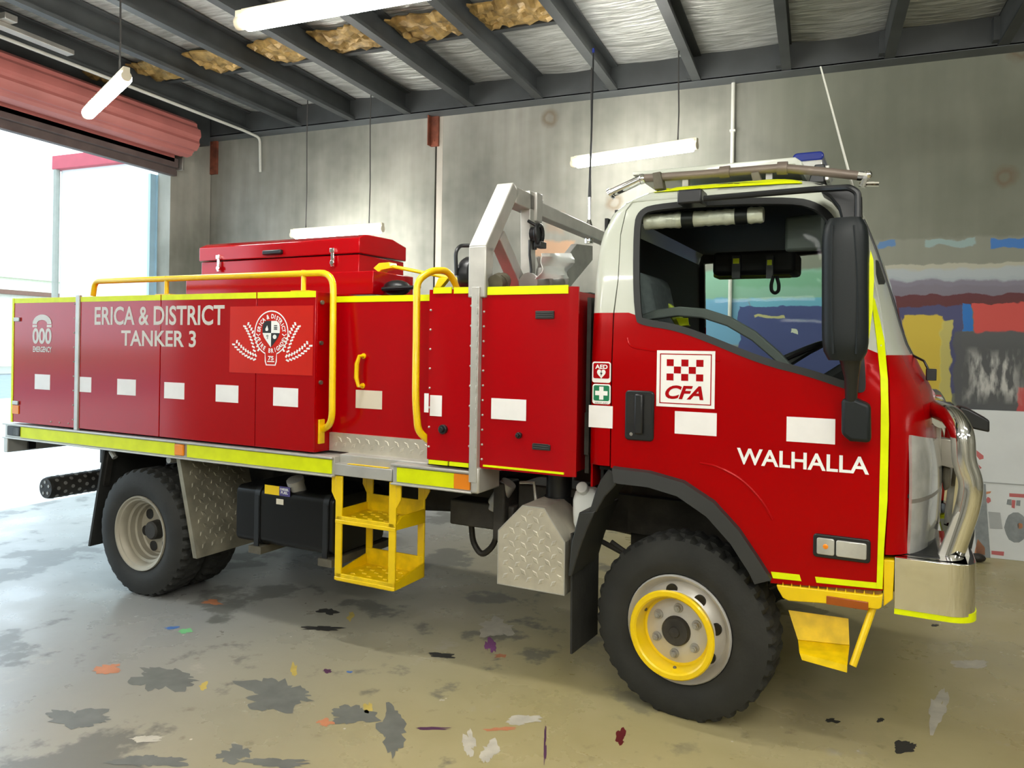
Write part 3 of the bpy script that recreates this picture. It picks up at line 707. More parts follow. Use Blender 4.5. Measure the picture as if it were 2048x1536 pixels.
# rest of the cab skin
m = MB()
rq = [(XB(1.11)+.012, 1.115)]+[(XB(z)+.002, z) for z in (1.2, 1.6, 1.9, 2.1, 2.2, 2.3, 2.36)]+[(.62, 2.36), (.69, 2.33)]+[(door_top[-1][0]+.03, door_top[-1][1]+.005)]
hd = rq+[(x-.004, z+.006) for x, z in door_top[::-1]]+[(RSX-.006, 1.824), (RSX-.006, 1.115)]
m.sheet(hd, cabmap(), [], [[(-.45, 1.824), (RSX-.006, 1.824)]]+[[(XB(z)+o_, z) for z in (1.12, 1.4, 1.75, 1.95, 2.05, 2.12, 2.17, 2.22, 2.26, 2.30, 2.33)] for o_ in (.012, .024, .038, .052, .064)], step=.04, pick=cabpick)
# front: from the door seam round the nose to the far side
zs = [.865, .90, .95, 1.05, 1.15, 1.25, 1.35, 1.42, 1.5, 1.55, 1.60, 1.65, 1.70, 1.78, 1.86, 1.94, 2.02, 2.1, 2.18, 2.26, 2.32, 2.36]
fe = sorted([(z, x) for x, z in door_edge_front])
rings = []
for z in zs:
    xf, xc, w = XF(z), xcut(z), WD(z); xs0 = min(lerp_t(fe, z)+.006, xf-.02)
    xs0 = max(xs0, xc-.10); ring = []
    q0 = max(0., (xs0-xc)/(xf-xc)); a0 = math.asin(min(1, (1-q0**NE)**.5)) if q0 > 0 else PI/2
    if xs0 < xc: ring.append((xs0, -w, z))
    else: ring.append((xs0, cabY(xs0, z), z))
    for k in range(1, 16):
        t = a0*(1-k/15); ring.append((xc+(xf-xc)*math.cos(t)**(2/NE), -w*math.sin(t)**(2/NE), z))
    rings.append(ring+[(p[0], -p[1], p[2]) for p in ring[-2::-1]])
rv = [[m.bm.verts.new(p) for p in r] for r in rings]
for a, b, z0, z1 in zip(rv, rv[1:], zs, zs[1:]):
    for i in range(len(a)-1):
        cen = sum((v.co for v in (a[i], a[i+1], b[i+1], b[i])), Vector())/4
        k = 1 if cen.z > border(cen.x) else 0
        if 1.64 < cen.z < 2.28 and cen.x > XF(cen.z)-.020: k = 2
        m.bm.faces.new((a[i], a[i+1], b[i+1], b[i])).material_index = k
# roof
def ring(z, n=9):
    xf, xc, w, xb = XF(z), xcut(z), WD(z), XB(z); xc = max(xc, xb+.1); r = []
    r += [(xb+.06*(1-math.cos(PI/2*i/4)), -w+.06*(1-math.sin(PI/2*i/4)), z) for i in range(5)]
    r += [(xb+.06+(xc-xb-.06)*i/8, -w, z) for i in range(1, 9)]
    r += [(xc+(xf-xc)*math.cos(PI/2*(1-i/n))**(2/NE), -w*math.sin(PI/2*(1-i/n))**(2/NE), z) for i in range(1, n+1)]
    return r+[(p[0], -p[1], p[2]) for p in r[-2::-1]]
m.loft([ring(z) for z in (2.355, 2.38, 2.40, 2.42, 2.44, 2.452, 2.46)], mi=1, caps=False)
m.bm.faces.new([m.bm.verts.new((p[0], p[1], p[2]+.001)) for p in ring(2.46)]).material_index = 1
# back and far side
bz = [1.0, 1.4, 1.824, 2.0, 2.12, 2.22, 2.30, 2.36]
rv = [[m.bm.verts.new((XB(z), y, z)) for y in (-WD(z)+.06, 0, WD(z)-.06)] for z in bz]
for a, b, z0 in zip(rv, rv[1:], bz):
    for i in range(2): m.bm.faces.new((a[i], a[i+1], b[i+1], b[i])).material_index = 1 if z0 >= 1.8 else 0
fx0, fz1 = S(1412, 535, 1.0); fz0 = 1.42
farwin = [(fx0, fz0+.25), (fx0, fz1+.02), (.42, fz1+.06), (.56, fz1+.02), (.74, 1.72), (.76, 1.52), (.55, fz0+.06), (fx0+.35, fz0+.16)]
m.sheet([(XB(1)+.01, .95), (XB(1)+.01, 2.0), (XB(2.2)+.01, 2.2), (XB(2.36), 2.36), (.62, 2.36), (.70, 2.2), (.78, 1.7), (.80, .95)], lambda X, z: (X, -cabY(X, z), z), [farwin], step=.07, pick=lambda X, z: 1 if z > 1.8 else 0)
m.build('cab_body', ['red', 'white', 'screen'], T, solid=.010, offset=-1, smooth=40)
m = MB(); m.sheet(farwin, lambda X, z: (X, -cabY(X, z)-.01, z), step=.1); m.build('far_window', 'farglass', T)
# drip seam above the door and rubber round the windscreen
m = MB(); q = [SCab(*p) for p in ((1314, 379), (1440, 369), (1560, 366), (1640, 370), (1700, 381))]
m.tube([(x, cabY(x, z)-.004, z) for x, z in q], .006, 6, fillet=.05); m.build('drip_rail', 'rubberseal', T)
m = MB(); pts = []
for z in [1.655+.034*i for i in range(19)]:
    X = XF(z)-.024; pts.append((X, cabY(X, z)+.002, z))
m.tube(pts, .008, 8); m.build('windscreen_seal', 'rubberseal', T)

# cab lining and inside of the cab
m = MB()
m.sheet([(-.40, .95), (-.40, 2.12), (-.34, 2.33), (.60, 2.33), (.69, 2.14), (.76, 1.7), (.78, .95)], lambda X, z: (X, -cabY(X, z)-.035, z), [shrink(farwin, -.0)], step=.08)
m.box(-.385, -.37, -.95, .95, 1.0, 2.28); m.box(-.36, .66, -.88, .95, 2.315, 2.33); m.box(-.38, .92, -.98, .98, 1.085, 1.10)
m.box(-.38, -.05, .30, 1.0, 1.10, 1.50)
m.build('cab_lining', 'interior', T, smooth=0)
m = MB(); m.prism([(-.34, 1.30), (-.20, 1.30), (-.13, 1.62), (-.22, 2.02), (-.31, 2.05), (-.36, 1.7)], -.80, -.36); m.box(-.34, .16, -.80, -.34, 1.18, 1.34); m.build('driver_seat', 'seat', T, bevel=.04)
m = MB(); m.prism([(.44, 1.15), (.90, 1.15), (.92, 1.48), (.86, 1.59), (.66, 1.62), (.52, 1.52)], -.70, .70); m.build('dashboard', 'interior', T, bevel=.03)
m = MB(); c = Vector((.36, -.50, 1.60)); ax = Vector((-.45, 0, .89)).normalized(); u = Vector((0, 1, 0)); v = ax.cross(u); n = 36
ringp = [c+(u*math.cos(2*PI*i/n)+v*math.sin(2*PI*i/n))*.215 for i in range(n+1)]; m.tube(ringp, .015, 8, caps=False)
for a in (.5, 2.6, 4.7): m.tube([c-ax*.03, c+(u*math.cos(a)+v*math.sin(a))*.21], .014, 6)
m.tube([c-ax*.02, c-ax*.45], .035, 8); m.build('steering_wheel', 'black', T)
m = MB(); q = [S(*p, -.93) for p in ((1284, 640), (1310, 630), (1360, 623), (1410, 627), (1460, 643), (1510, 672), (1560, 715), (1590, 748), (1610, 775))]
up = [(x, z+.022) for x, z in q]; lo = [(x-.01, z-.022) for x, z in q]; m.loft([[(a[0], -.95, a[1]), (a[0], -.90, a[1]), (b[0], -.90, b[1]), (b[0], -.95, b[1])] for a, b in zip(up, lo)])
m.build('window_band', 'intgrey', T, bevel=.006)  # grey band curving across the lower part of the side window
m = MB(); a, b = S(1570, 432, -.7), S(1648, 500, -.7); m.box(a[0], b[0], -.70, -.66, b[1], a[1]); m.build('sun_visor', 'intgrey', T, bevel=.015)
m = MB(); a, b = S(1425, 505, -.2), S(1590, 545, -.2); m.box(a[0], b[0], -.2, .1, b[1], a[1]); m.build('overhead_console', 'interior', T, bevel=.02)
for (px, py, w_) in ((1472, 522, 12), (1539, 525, 9)):
    m = MB(); a, b = S(px-w_/2-2, 512, -.24), S(px+w_/2+2, 556, -.24); m.box(a[0], b[0], -.24, -.21, b[1], a[1]); s = m.build('console_strap', 'black', T)
    m = MB(); a, b = S(px-w_/2, py-5, -.245), S(px+w_/2, py+5, -.245); m.box(a[0], b[0], -.246, -.24, b[1], a[1]); m.build('yellow_tag', 'lime', s)
m = MB(); q = [S(*p, -.25) for p in ((1547, 552), (1542, 570), (1543, 582), (1550, 587), (1557, 582), (1558, 570), (1553, 552))]; m.tube([(x, -.25, z) for x, z in q], .009, 8, fillet=.03); m.build('coiled_cord', 'black', T)
m = MB(); a, b = S(1428, 536, -.1), S(1580, 552, -.1); m.box(a[0], b[0], -.12, .02, b[1], a[1]); m.build('visor_pocket', 'hivis', T, bevel=.01)
# rolled foil sunshade hanging inside the window: lifts away, so a thing of its own
sh = thing('sunshade_roll', 'rolled silver foil sunshade strapped inside the top of the cab window', 'sunshade', truck.location, -_a)
a, b = S(1292, 445, -.86), S(1528, 430, -.86)
m = MB(); rings = []
for i in range(41):
    t = i/40; X = a[0]+(b[0]-a[0])*t; z = a[1]+(b[1]-a[1])*t; rr = .036*(1+.06*math.sin(i*2.3)+.05*random.uniform(-1, 1)); rings.append([(X, -.87+rr*math.cos(2*PI*k/14), z+rr*math.sin(2*PI*k/14)) for k in range(14)])
m.loft(rings); m.build('foil_roll', 'foil', sh, smooth=60)
for px in (1377, 1484):
    m = MB(); X = S(px, 437, -.87)[0]; z = a[1]+(b[1]-a[1])*(X-a[0])/(b[0]-a[0]); m.cyl((X-.027, -.87, z), (X+.027, -.87, z), .041, 14); m.box(X-.02, X+.02, -.89, -.85, z+.03, 2.30); m.build('strap', 'black', sh)
vest = thing('safety_vest', 'yellow-green hi-vis vest lying on the driver seat inside the cab', 'vest', truck.location, -_a)
m = MB(); q = [S(*p, -.83) for p in ((1335, 605), (1350, 618), (1366, 640), (1378, 652), (1352, 654), (1338, 632))]; m.prism(q, -.83, -.78); m.build('vest_cloth', 'hivis', vest, bevel=.008)
m = MB(); q = [S(*p, -.835) for p in ((1352, 636), (1376, 636), (1378, 650), (1360, 652))]; m.prism(q, -.838, -.832); m.build('reflective_band', 'lime', vest)

# ---- tape, signs and lettering on the cab
def cab_tape(name, pts, mtl='lime', out=.003, solid=.0015):
    m = MB(); m.sheet([SCab(*p) for p in pts], cabmap(out), step=.03); return m.build(name, mtl, T, solid=solid)
cab_tape('reflective_strip', [(1746, 593), (1750, 600), (1760, 640), (1769, 681), (1776, 760), (1778, 850), (1775, 1000), (1768, 1100), (1765, 1178), (1753, 1177), (1757, 1050), (1761, 900), (1762, 800), (1761, 755), (1754, 681), (1745, 610)])
cab_tape('reflective_strip', [(1630, 1153), (1753, 1165), (1753, 1177), (1633, 1165)])
cab_tape('reflective_strip', [(1542, 1143), (1599, 1149), (1603, 1162), (1546, 1156)])
cab_tape('reflective_strip', [(1308, 376), (1440, 365), (1605, 358), (1605, 367), (1440, 375), (1309, 385)], out=.012)
def sign_xy(x0, z1, x1, z0):
    return lambda u, v: (x0+(x1-x0)*u, z1+(z0-z1)*v)
# square agency sign
(x0, z1), (x1, z0) = S(1314.5, 700.5, CY), S(1429, 818, CY)
P = sign_xy(x0, z1, x1, z0)
m = MB(); m.box(x0, x1, CY-.003, CY, z0, z1); sg = m.build('agency_sign', 'vinyl', T)
m = MB()
for (u0, v0, u1, v1) in ((.055, .055, .945, .072), (.055, .928, .945, .945), (.055, .055, .072, .945), (.928, .055, .945, .945)):
    a, b = P(u0, v0), P(u1, v1); rect(m, a[0], b[0], b[1], a[1], CY-.003)
m.build('sign_border', 'redpanel', sg, smooth=0)
m = MB()
for r_, us in ((0, (.175, .43, .685)), (1, (.302, .558)), (2, (.175, .43, .685))):
    for u in us:
        a, b = P(u, .155+.127*r_), P(u+.122, .155+.127*r_+.122); rect(m, a[0], b[0], b[1], a[1], CY-.003)
m.build('sign_chequers', 'redpanel', sg, smooth=0)
a, b = P(.155, .615), P(.815, .86)
m = MB(); put_text(m, 'CFA', a[0], b[0], b[1], a[1], CY-.0038, bold=.035, shear=.3); m.build('sign_lettering', 'redpanel', sg, smooth=0, flip=False)
a, b = S(1474, 896, CY), S(1738, 949, CY); zb = S(1484, 928.5, CY)[1]; zt_ = S(1500, 897, CY)[1]
m = MB(); put_text(m, 'WALHALLA', a[0], b[0], zb, zt_, CY-.0015, bold=.018); m.build('cab_lettering', 'vinyl', T, smooth=0, flip=False)
def paper(px0, py0, px1, py1, Y, mtl='paper'):
    a, b = S(px0, py0, Y), S(px1, py1, Y); m = MB(); m.box(a[0], b[0], Y-.0015, Y, b[1], a[1]); return m.build('paper_label', mtl, T, smooth=0)
for q in ((1178, 810, 1225, 857), (1350, 822, 1433, 872.5), (1573.5, 833, 1670, 889)): paper(*q, CY)
def small_sign(name, px0, py0, px1, py1, field, fin):
    a, b = S(px0, py0, CY), S(px1, py1, CY); x0, z1, x1, z0 = a[0], a[1], b[0], b[1]
    m = MB(); m.prism(rrect(x0, x1, z0, z1, .012), CY-.002, CY); s = m.build(name, 'vinyl', T)
    h = z1-z0; zb = z0+h*fin; m = MB(); m.prism(rrect(x0+.006, x1-.006, zb, z1-.006, .008), CY-.003, CY-.0015); m.build('sign_field', field, s)
    return s, x0, x1, zb, z1-.006
s, x0, x1, z0, z1 = small_sign('defibrillator_sign', 1185, 723, 1221.5, 766, 'redpanel', .20)
w_, h_ = x1-x0, z1-z0
m = MB(); put_text(m, 'AED', x0+.17*w_, x1-.17*w_, z0+.62*h_, z0+.90*h_, CY-.0036, bold=.03); m.build('sign_lettering', 'vinyl', s, smooth=0, flip=False)
m = MB(); cx_, cz_ = (x0+x1)/2, z0+.33*h_; pts = []
for i in range(28):
    t = 2*PI*i/28; pts.append((cx_+.034*h_/.10*.86*math.sin(t)**3, cz_+.0019*h_/.10*.9*(13*math.cos(t)-5*math.cos(2*t)-2*math.cos(3*t)-math.cos(4*t))*1.25))
m.prism(pts, CY-.004, CY-.003); m.build('sign_heart', 'vinyl', s, smooth=0)
m = MB(); m.prism([(cx_+.002, cz_+.014), (cx_-.006, cz_-.003), (cx_-.001, cz_-.003), (cx_-.003, cz_-.015), (cx_+.006, cz_+.002), (cx_+.001, cz_+.002)], CY-.0048, CY-.004); m.build('sign_bolt', 'inkblack', s, smooth=0)
s, x0, x1, z0, z1 = small_sign('first_aid_sign', 1185.5, 767.5, 1221, 809, 'green', .16)
m = MB(); put_text(m, 'FIRST AID', x0+.014, x1-.014, z0-.014, z0-.006, CY-.0026, bold=.02); m.build('sign_lettering', 'alud', s, smooth=0, flip=False)
cx_, cz_, k = (x0+x1)/2, (z0+z1)/2, (x1-x0)*.34; q = k*.34
m = MB(); m.prism([(cx_-q, cz_-k), (cx_+q, cz_-k), (cx_+q, cz_-q), (cx_+k, cz_-q), (cx_+k, cz_+q), (cx_+q, cz_+q), (cx_+q, cz_+k), (cx_-q, cz_+k), (cx_-q, cz_+q), (cx_-k, cz_+q), (cx_-k, cz_-q), (cx_-q, cz_-q)], CY-.004, CY-.003); m.build('sign_cross', 'vinyl', s, smooth=0)

# ---- door handle
a, b = S(1252, 780, CY), S(1308, 883, CY)
m = MB(); m.prism(rrect(a[0], b[0], b[1], a[1], .018), CY-.012, CY+.004); dh = m.build('door_handle', 'black', T, bevel=.006)
w_ = b[0]-a[0]; m = MB(); m.prism(rrect(a[0]+.012, b[0]-.012, b[1]+.075, a[1]-.022, .012), CY-.013, CY-.010); m.build('handle_recess', 'inkblack', dh)
m = MB(); m.box(a[0]+w_*.36, a[0]+w_*.66, CY-.030, CY-.011, b[1]+.03, a[1]-.014); m.build('handle_grip', 'black', dh, bevel=.008)
m = MB(); m.cyl((a[0]+w_*.24, CY-.016, b[1]+.028), (a[0]+w_*.24, CY-.010, b[1]+.028), .008, 12); m.build('key_lock', 'chrome', dh)
# ---- side lamp low on the door
a, b = S(1627, 1066, CY), S(1741, 1119, CY); zt_ = S(1740, 1074, CY)[1]; zb_ = S(1630, 1110, CY)[1]
m = MB(); m.prism(rrect(a[0], b[0], zb_-.004, a[1]+.001, .014), CY-.012, CY+.003); sl = m.build('side_lamp', 'black', T, bevel=.004)
xm = S(1671, 1090, CY)[0]
m = MB(); m.prism(rrect(a[0]+.014, xm-.003, zb_+.010, a[1]-.012, .008), CY-.020, CY-.010); m.build('marker_lens', 'clear', sl, bevel=.003)
m = MB(); m.prism(rrect(xm+.003, b[0]-.014, zb_+.010, a[1]-.014, .008), CY-.020, CY-.010); m.build('indicator_lens', 'clear', sl, bevel=.003)
m = MB(); m.ball(((a[0]+xm)/2+.006, CY-.018, (zb_+a[1])/2), .012, 10, (1, .4, 1)); m.build('amber_bulb', 'amber', sl)

# ---- headlamp wrapped round the front corner
def front_patch(px0, py0, px1, py1, out, z_slope=0.):
    """strip of the nose surface between two heights, from an X on the side to the nose front"""
zt_, zb_ = 1.335, .865
m = MB(); rings = []
for i in range(15):
    z = zb_+(zt_-zb_)*i/14; xf, xc, w = XF(z), xcut(z), WD(z); ring_ = []
    for k in range(17):
        X0 = .918; q0 = (X0-xc)/(xf-xc); t0 = math.acos(q0**(NE/2)); t = t0+(.10-t0)*k/16
        bul = .010+.010*math.sin(PI*i/14)
        top = (zt_-z) if i == 14 else 0
        ring_.append((xc+(xf+bul-xc)*math.cos(t)**(2/NE), -(w+bul)*math.sin(t)**(2/NE), z-.07*(k/16)*(i/14)))
    rings.append(ring_)
m.loft(rings, closed=False, caps=False); hl = m.build('headlamp', 'clear', T, solid=.012, offset=-1, smooth=50)
m = MB(); rings = []
for i in range(3):
    z = 1.075+.008*(i-1); xf, xc, w = XF(z), xcut(z), WD(z); X0 = .918; t0 = math.acos(((X0-xc)/(xf-xc))**(NE/2))
    rings.append([(xc+(xf+.0205-xc)*math.cos(t0+(.1-t0)*k/16)**(2/NE), -(w+.0205)*math.sin(t0+(.1-t0)*k/16)**(2/NE), z) for k in range(17)])
m.loft(rings, closed=False, caps=False); m.build('lens_divider', 'steel', hl, solid=.003)
m = MB(); m.box(.88, 1.03, -.985, -.55, .850, .866); m.build('headlamp_base', 'black', T, bevel=.008)

# ---- mirror, its bracket and the lower arm
m = MB(); MYc = -1.22
def mirror_ring(z, t):
    a, b = S(1643, 437+283*t, MYc)[0], S(1738, 437+283*t, MYc)[0]
    e = 1-.10*abs(2*t-1)**6
    c = (a+b)/2; h = (b-a)/2*e; r = []
    for k in range(22):
        q = 2*PI*k/22; cx, sy = math.cos(q), math.sin(q); r.append((c+h*math.copysign(abs(cx)**.55, cx), MYc+.02+.075*math.copysign(abs(sy)**.7, sy)*e, z))
    return r
zt_, zb_ = S(1690, 437, MYc)[1], S(1690, 721, MYc)[1]
rr = []
for i in range(17):
    t = i/16; z = zt_+(zb_-zt_)*t; rg = mirror_ring(z, t)
    if i in (0, 16): c = Vector((sum(p[0] for p in rg)/22, MYc+.02, z)); rg = [tuple(c.lerp(Vector(p), .80)) for p in rg]
    if i in (1, 15): c = Vector((sum(p[0] for p in rg)/22, MYc+.02, z)); rg = [tuple(c.lerp(Vector(p), .97)) for p in rg]
    rr.append(rg)
m.loft(rr); mi_ = m.build('wing_mirror', 'mirror', T, smooth=55)
m = MB()
for (px0, px1, yo) in ((1664, 1666, .074), (1708, 1712, .074)):
    q = [S(px0+(px1-px0)*t+6*math.sin(PI*t)*(1 if px0 > 1690 else -.4), 450+258*t, MYc-.06) for t in (0, .2, .4, .6, .8, 1)]; m.tube([(x, MYc-.052, z) for x, z in q], .0045, 6, fillet=.05)
m.build('housing_rib', 'mirror', mi_)
m = MB(); q = [S(*p, MYc+.02) for p in ((1741, 500), (1747, 520), (1748, 560), (1745, 620), (1738, 677), (1732, 677), (1738, 600), (1739, 520))]; m.prism(q, MYc+.015, MYc+.035); m.build('reflective_strip', 'lime', mi_)
m = MB(); a, b = S(1356, 381, -1.06), S(1404, 406, -1.06); m.box(a[0], b[0], -1.075, -.955, b[1], a[1]); mb_ = m.build('mirror_bracket', 'black', T, bevel=.008)
m = MB(); q = [S(*p, -1.10) for p in ((1404, 394), (1520, 386), (1640, 378))]; q2 = [S(*p, -1.18) for p in ((1700, 376), (1716, 386), (1716, 440))]
m.tube([(x, -1.06-.02*i, z) for i, (x, z) in enumerate(q)]+[(x, -1.19, z) for x, z in q2], .013, 10, fillet=.05); m.build('mirror_arm', 'black', T)
m = MB(); q = [S(*p, -1.05) for p in ((1640, 384), (1706, 378), (1720, 392), (1724, 446), (1684, 446), (1676, 416), (1660, 396))]; m.prism(q, -1.07, -.94); m.build('mirror_mount', 'black', T, bevel=.01)
m = MB(); m.cyl((*S(1717, 396, -1.10)[:1], -1.10, S(1717, 396, -1.10)[1]), (S(1718, 445, -1.13)[0], -1.13, S(1718, 445, -1.13)[1]), .014, 10); m.build('mirror_stay', 'chrome', T)
m = MB(); a = S(1700, 712, -1.19); b = S(1702, 800, -1.14); m.tube([(a[0], -1.19, a[1]), (a[0]+.005, -1.16, (a[1]+b[1])/2), (b[0], -1.13, b[1]+.0)], [.042, .026, .022], 12); m.build('mirror_stem', 'black', T)
q = [S(*p, -1.13) for p in ((1683, 797), (1712, 797), (1741, 810), (1742, 885), (1700, 882), (1683, 868))]; m = MB(); m.prism(q, -1.15, -1.05); m.build('mirror_foot', 'mirror', T, bevel=.014)
# corner vent, wiper
m = MB(); q = [(1752, 520), (1757, 522), (1771, 564), (1769, 569), (1758, 569), (1753, 548)]; m.sheet([SCab(*p) for p in q], cabmap(.010), step=.02); m.build('pillar_vent', 'inkblack', T, solid=.004)
m = MB(); a, b, c, d = (S(*p, -.55) for p in ((1832, 709), (1848, 722), (1858, 742), (1866, 756))); m.tube([(a[0]-.02, -.5, a[1]), (b[0], -.55, b[1]), (c[0], -.56, c[1])], .006, 6)
m.box(c[0]-.012, d[0]+.012, -.60, -.53, d[1]-.01, c[1]+.01); m.build('wiper', 'black', T, bevel=.004)

# ---- bumper, bull bar, front lamps
BX0, BX1, BZ0, BZ1 = .872, 1.15, .662, .862
m = MB(); o_ = [(BX0, -1.05)]+[(BX1-.10+.10*math.sin(PI/2*i/8), -1.05+.10*(1-math.cos(PI/2*i/8))) for i in range(9)]
o_ = o_+[(BX1, 0)]; o_ = o_+[(x, -y) for x, y in o_[-2::-1]]; inn = [(max(BX0, x-.04) if x > BX0+.05 else x, y*.965) for x, y in o_[::-1]]
m.prism(o_+inn, BZ0, BZ1, 'z'); m.box(BX0, BX1-.03, -1.03, -.45, BZ1-.004, BZ1)
bp_ = m.build('front_bumper', 'chrome', T, bevel=.004, smooth=40)
m = MB(); o2 = [(x+(.004 if x > BX0 else 0), y-math.copysign(.004, y) if abs(y) > .9 else y) for x, y in o_]; m.prism(o2+inn, BZ0-.022, BZ0+.012, 'z'); m.build('reflective_strip', 'lime', bp_, smooth=40)
def bull(sgn):
    Y = -.90
    q = [S(*p, Y) for p in ((1888, 832), (1908, 836), (1926, 866), (1928, 925), (1944, 965), (1936, 1015), (1898, 1125))]
    m = MB(); pts = [(q[0][0]-.01, sgn*.62, q[0][1]+.005), (q[1][0], sgn*.83, q[1][1])]+[(x, sgn*.90, z) for x, z in q[2:]]
    m.tube(pts, .043, 16, fillet=.10); return m
m = bull(-1); m2 = bull(1)
q = S(1890, 836, -.6); m.tube([(q[0]-.015, -.66, q[1]), (q[0]+.02, 0, q[1]), (q[0]-.015, .66, q[1])], .040, 14)
bb = m.build('bull_bar', 'chrome', T, smooth=60); m2.build('bull_bar_side', 'chrome', bb, smooth=60)
q = [S(*p, -.84) for p in ((1898, 850), (1905, 900), (1908, 960), (1912, 1030), (1922, 1080), (1930, 990), (1915, 900))]
m = MB(); q = [S(*p, -.88) for p in ((1868, 1120), (1905, 1030), (1914, 1018), (1930, 1020), (1895, 1122))]; m.prism(q, -.935, -.90); m.build('bull_bar_gusset', 'alu', bb, bevel=.003)
m = MB(); q = [S(*p, -.70) for p in ((1938, 1008), (1951, 1018), (1948, 1070), (1942, 1100), (1934, 1085))]; m.prism(q, -.72, -.60); m.build('tow_lug', 'black', bb, bevel=.004)
m = MB(); q = [S(*p, -.86) for p in ((1914, 1118), (1930, 1060), (1940, 1118))]; m.prism(q, -.88, -.80); m.build('bull_bar_gusset', 'alu', bb)
for y in (-.3, .3): m = MB(); m.tube([(1.10, y, .86), (1.14, y, 1.36)], .028, 10); m.build('bull_bar_upright', 'chrome', bb)
a, b = S(1930, 823, -.35), S(1978, 862, -.35)
m = MB(); q = [S(*p, -.35) for p in ((1918, 812), (1938, 818), (1978, 840), (1978, 864), (1942, 856), (1912, 838))]; m.prism(q, -.38, -.20); sp = m.build('spot_lamp', 'black', T, bevel=.008)
m = MB(); q = [S(*p, -.5) for p in ((1868, 806), (1905, 806), (1912, 826), (1880, 820))]; m.prism(q, -.60, -.40); m.build('lamp_bracket', 'black', sp, bevel=.004)
m = MB(); q = [S(*p, -.45) for p in ((1880, 875), (1906, 880), (1906, 936), (1882, 930))]; m.prism(q, -.47, -.40); m.box(1.02, 1.05, -.47, -.44, .9, 1.38); m.build('grille_bracket', 'steel', T, bevel=.003)
m = MB(); q = [S(*p, -.42) for p in ((1886, 930), (1902, 935), (1900, 975), (1888, 982), (1884, 955))]; m.prism(q, -.44, -.36); m.build('horn', 'grime', T, bevel=.01)

# ---- front step
q = [S(*p, CY) for p in ((1553, 1169), (1556, 1178), (1566, 1195), (1578, 1201), (1690, 1209), (1757, 1218), (1763, 1214), (1766, 1188), (1756, 1191))]
m = MB(); m.prism(q, CY-.008, CY+.16)
st = m.build('entry_step', 'yellow', T, bevel=.004)
m = MB(); a, b = S(1560, 1172, CY), S(1752, 1192, CY); zt_ = (a[1]+b[1])/2
for i in range(11):
    X = a[0]+.012+(b[0]-a[0]-.02)*i/10; z = a[1]+(b[1]-a[1])*i/10; m.prism([(X-.005, z-.004), (X, z+.018), (X+.005, z-.004)], CY-.006, CY+.05)
m.build('step_teeth', 'wornyellow', st)
m = MB(); m.prism([(a[0]-.005, a[1]-.01), (b[0]+.02, b[1]-.01), (b[0]+.02, b[1]+.035), (a[0]-.01, a[1]+.035)], CY+.012, CY+.15); m.build('step_tread', 'brownmud', st)
m = MB(); a, b = S(1653, 1190, CY), S(1737, 1210, CY); b = (b[0], a[1]-.034); m.box(a[0], b[0], CY-.012, CY-.004, b[1], a[1]); m.build('side_reflector', 'brownamber', st, bevel=.003)
m = MB(); q = [S(*p, CY) for p in ((1767, 1120), (1789, 1122), (1786, 1200), (1767, 1214))]; m.prism(q, CY+.005, CY+.2); m.build('step_end_plate', 'yellow', st, bevel=.004)
Yp = -.93
ct = [S(*p, Yp) for p in ((1577, 1220), (1697, 1237))]; cb = [S(*p, Yp-.03) for p in ((1596, 1279), (1699, 1290))]; ce_ = [S(*p, Yp-.20) for p in ((1596, 1300), (1699, 1330))]
m = MB(); m.loft([[(ct[0][0], Yp, ct[0][1]), (ct[1][0], Yp, ct[1][1])], [(cb[0][0], Yp-.03, cb[0][1]), (cb[1][0], Yp-.03, cb[1][1])]], closed=False, caps=False)
z_ = (cb[0][1]+cb[1][1])/2-.004
m.loft([[(cb[0][0], Yp-.03, cb[0][1]), (cb[1][0], Yp-.03, cb[1][1])], [(cb[0][0]+.02, Yp-.16, z_-.01), (cb[1][0], Yp-.20, z_-.01)], [(cb[0][0]+.03, Yp-.165, z_-.035), (cb[1][0], Yp-.205, z_-.035)]], closed=False, caps=False)
m.build('lower_step', 'wornyellow', T, solid=.006, smooth=20)
a, b = S(1748, 1214, -1.02), S(1706, 1328, -1.08); m = MB(); m.tube([(a[0], -1.02, a[1]+.01), (b[0], -1.10, b[1])], .014, 10); m.build('step_stay', 'yellow', T)

# ---- wheel arch, well, mud flap
A1 = [SCab(*p) for p in ((1228, 934), (1240, 936), (1300, 943), (1370, 963), (1430, 1003), (1480, 1058), (1520, 1118), (1544, 1156))]
A2 = [SCab(*p) for p in ((1232, 962), (1240, 965), (1300, 972), (1358, 990), (1416, 1030), (1464, 1084), (1500, 1140), (1512, 1164))]
m = MB(); m.loft([[(a[0], CY-.030, a[1]-.002), (b[0], CY-.036, b[1]), (b[0], CY+.30, b[1]+.02), (a[0], CY+.02, a[1]+.01)] for a, b in zip(A1, A2)])
m.build('wheel_arch_flare', 'arch', T, smooth=50)
m = MB(); q = [S(*p, -1.0) for p in ((1222, 936), (1240, 945), (1237, 968), (1216, 990), (1198, 1022), (1184, 1022), (1195, 985), (1206, 958))]; m.prism(q, -1.04, -.80)
q = [S(*p, -1.0) for p in ((1165, 1021), (1197, 1019), (1182, 1052), (1166, 1095), (1151, 1148), (1143, 1148), (1150, 1080))]; m.prism(q, -1.045, -.70)
m.build('rear_arch_guard', 'arch', T, bevel=.006)
m = MB(); q = [S(*p, -1.0) for p in ((1240, 940), (1300, 948), (1360, 968), (1420, 1008), (1470, 1062), (1510, 1122), (1540, 1165))]
m.loft([[(x, -1.0, z), (x, -.35, z), (x, -.35, z+.02), (x, -1.0, z+.02)] for x, z in q]); m.box(-.42, .95, -.36, -.33, .55, 1.1); m.box(.42, .98, -.95, -.36, .70, .72); m.build('wheel_well', 'chassis', T)
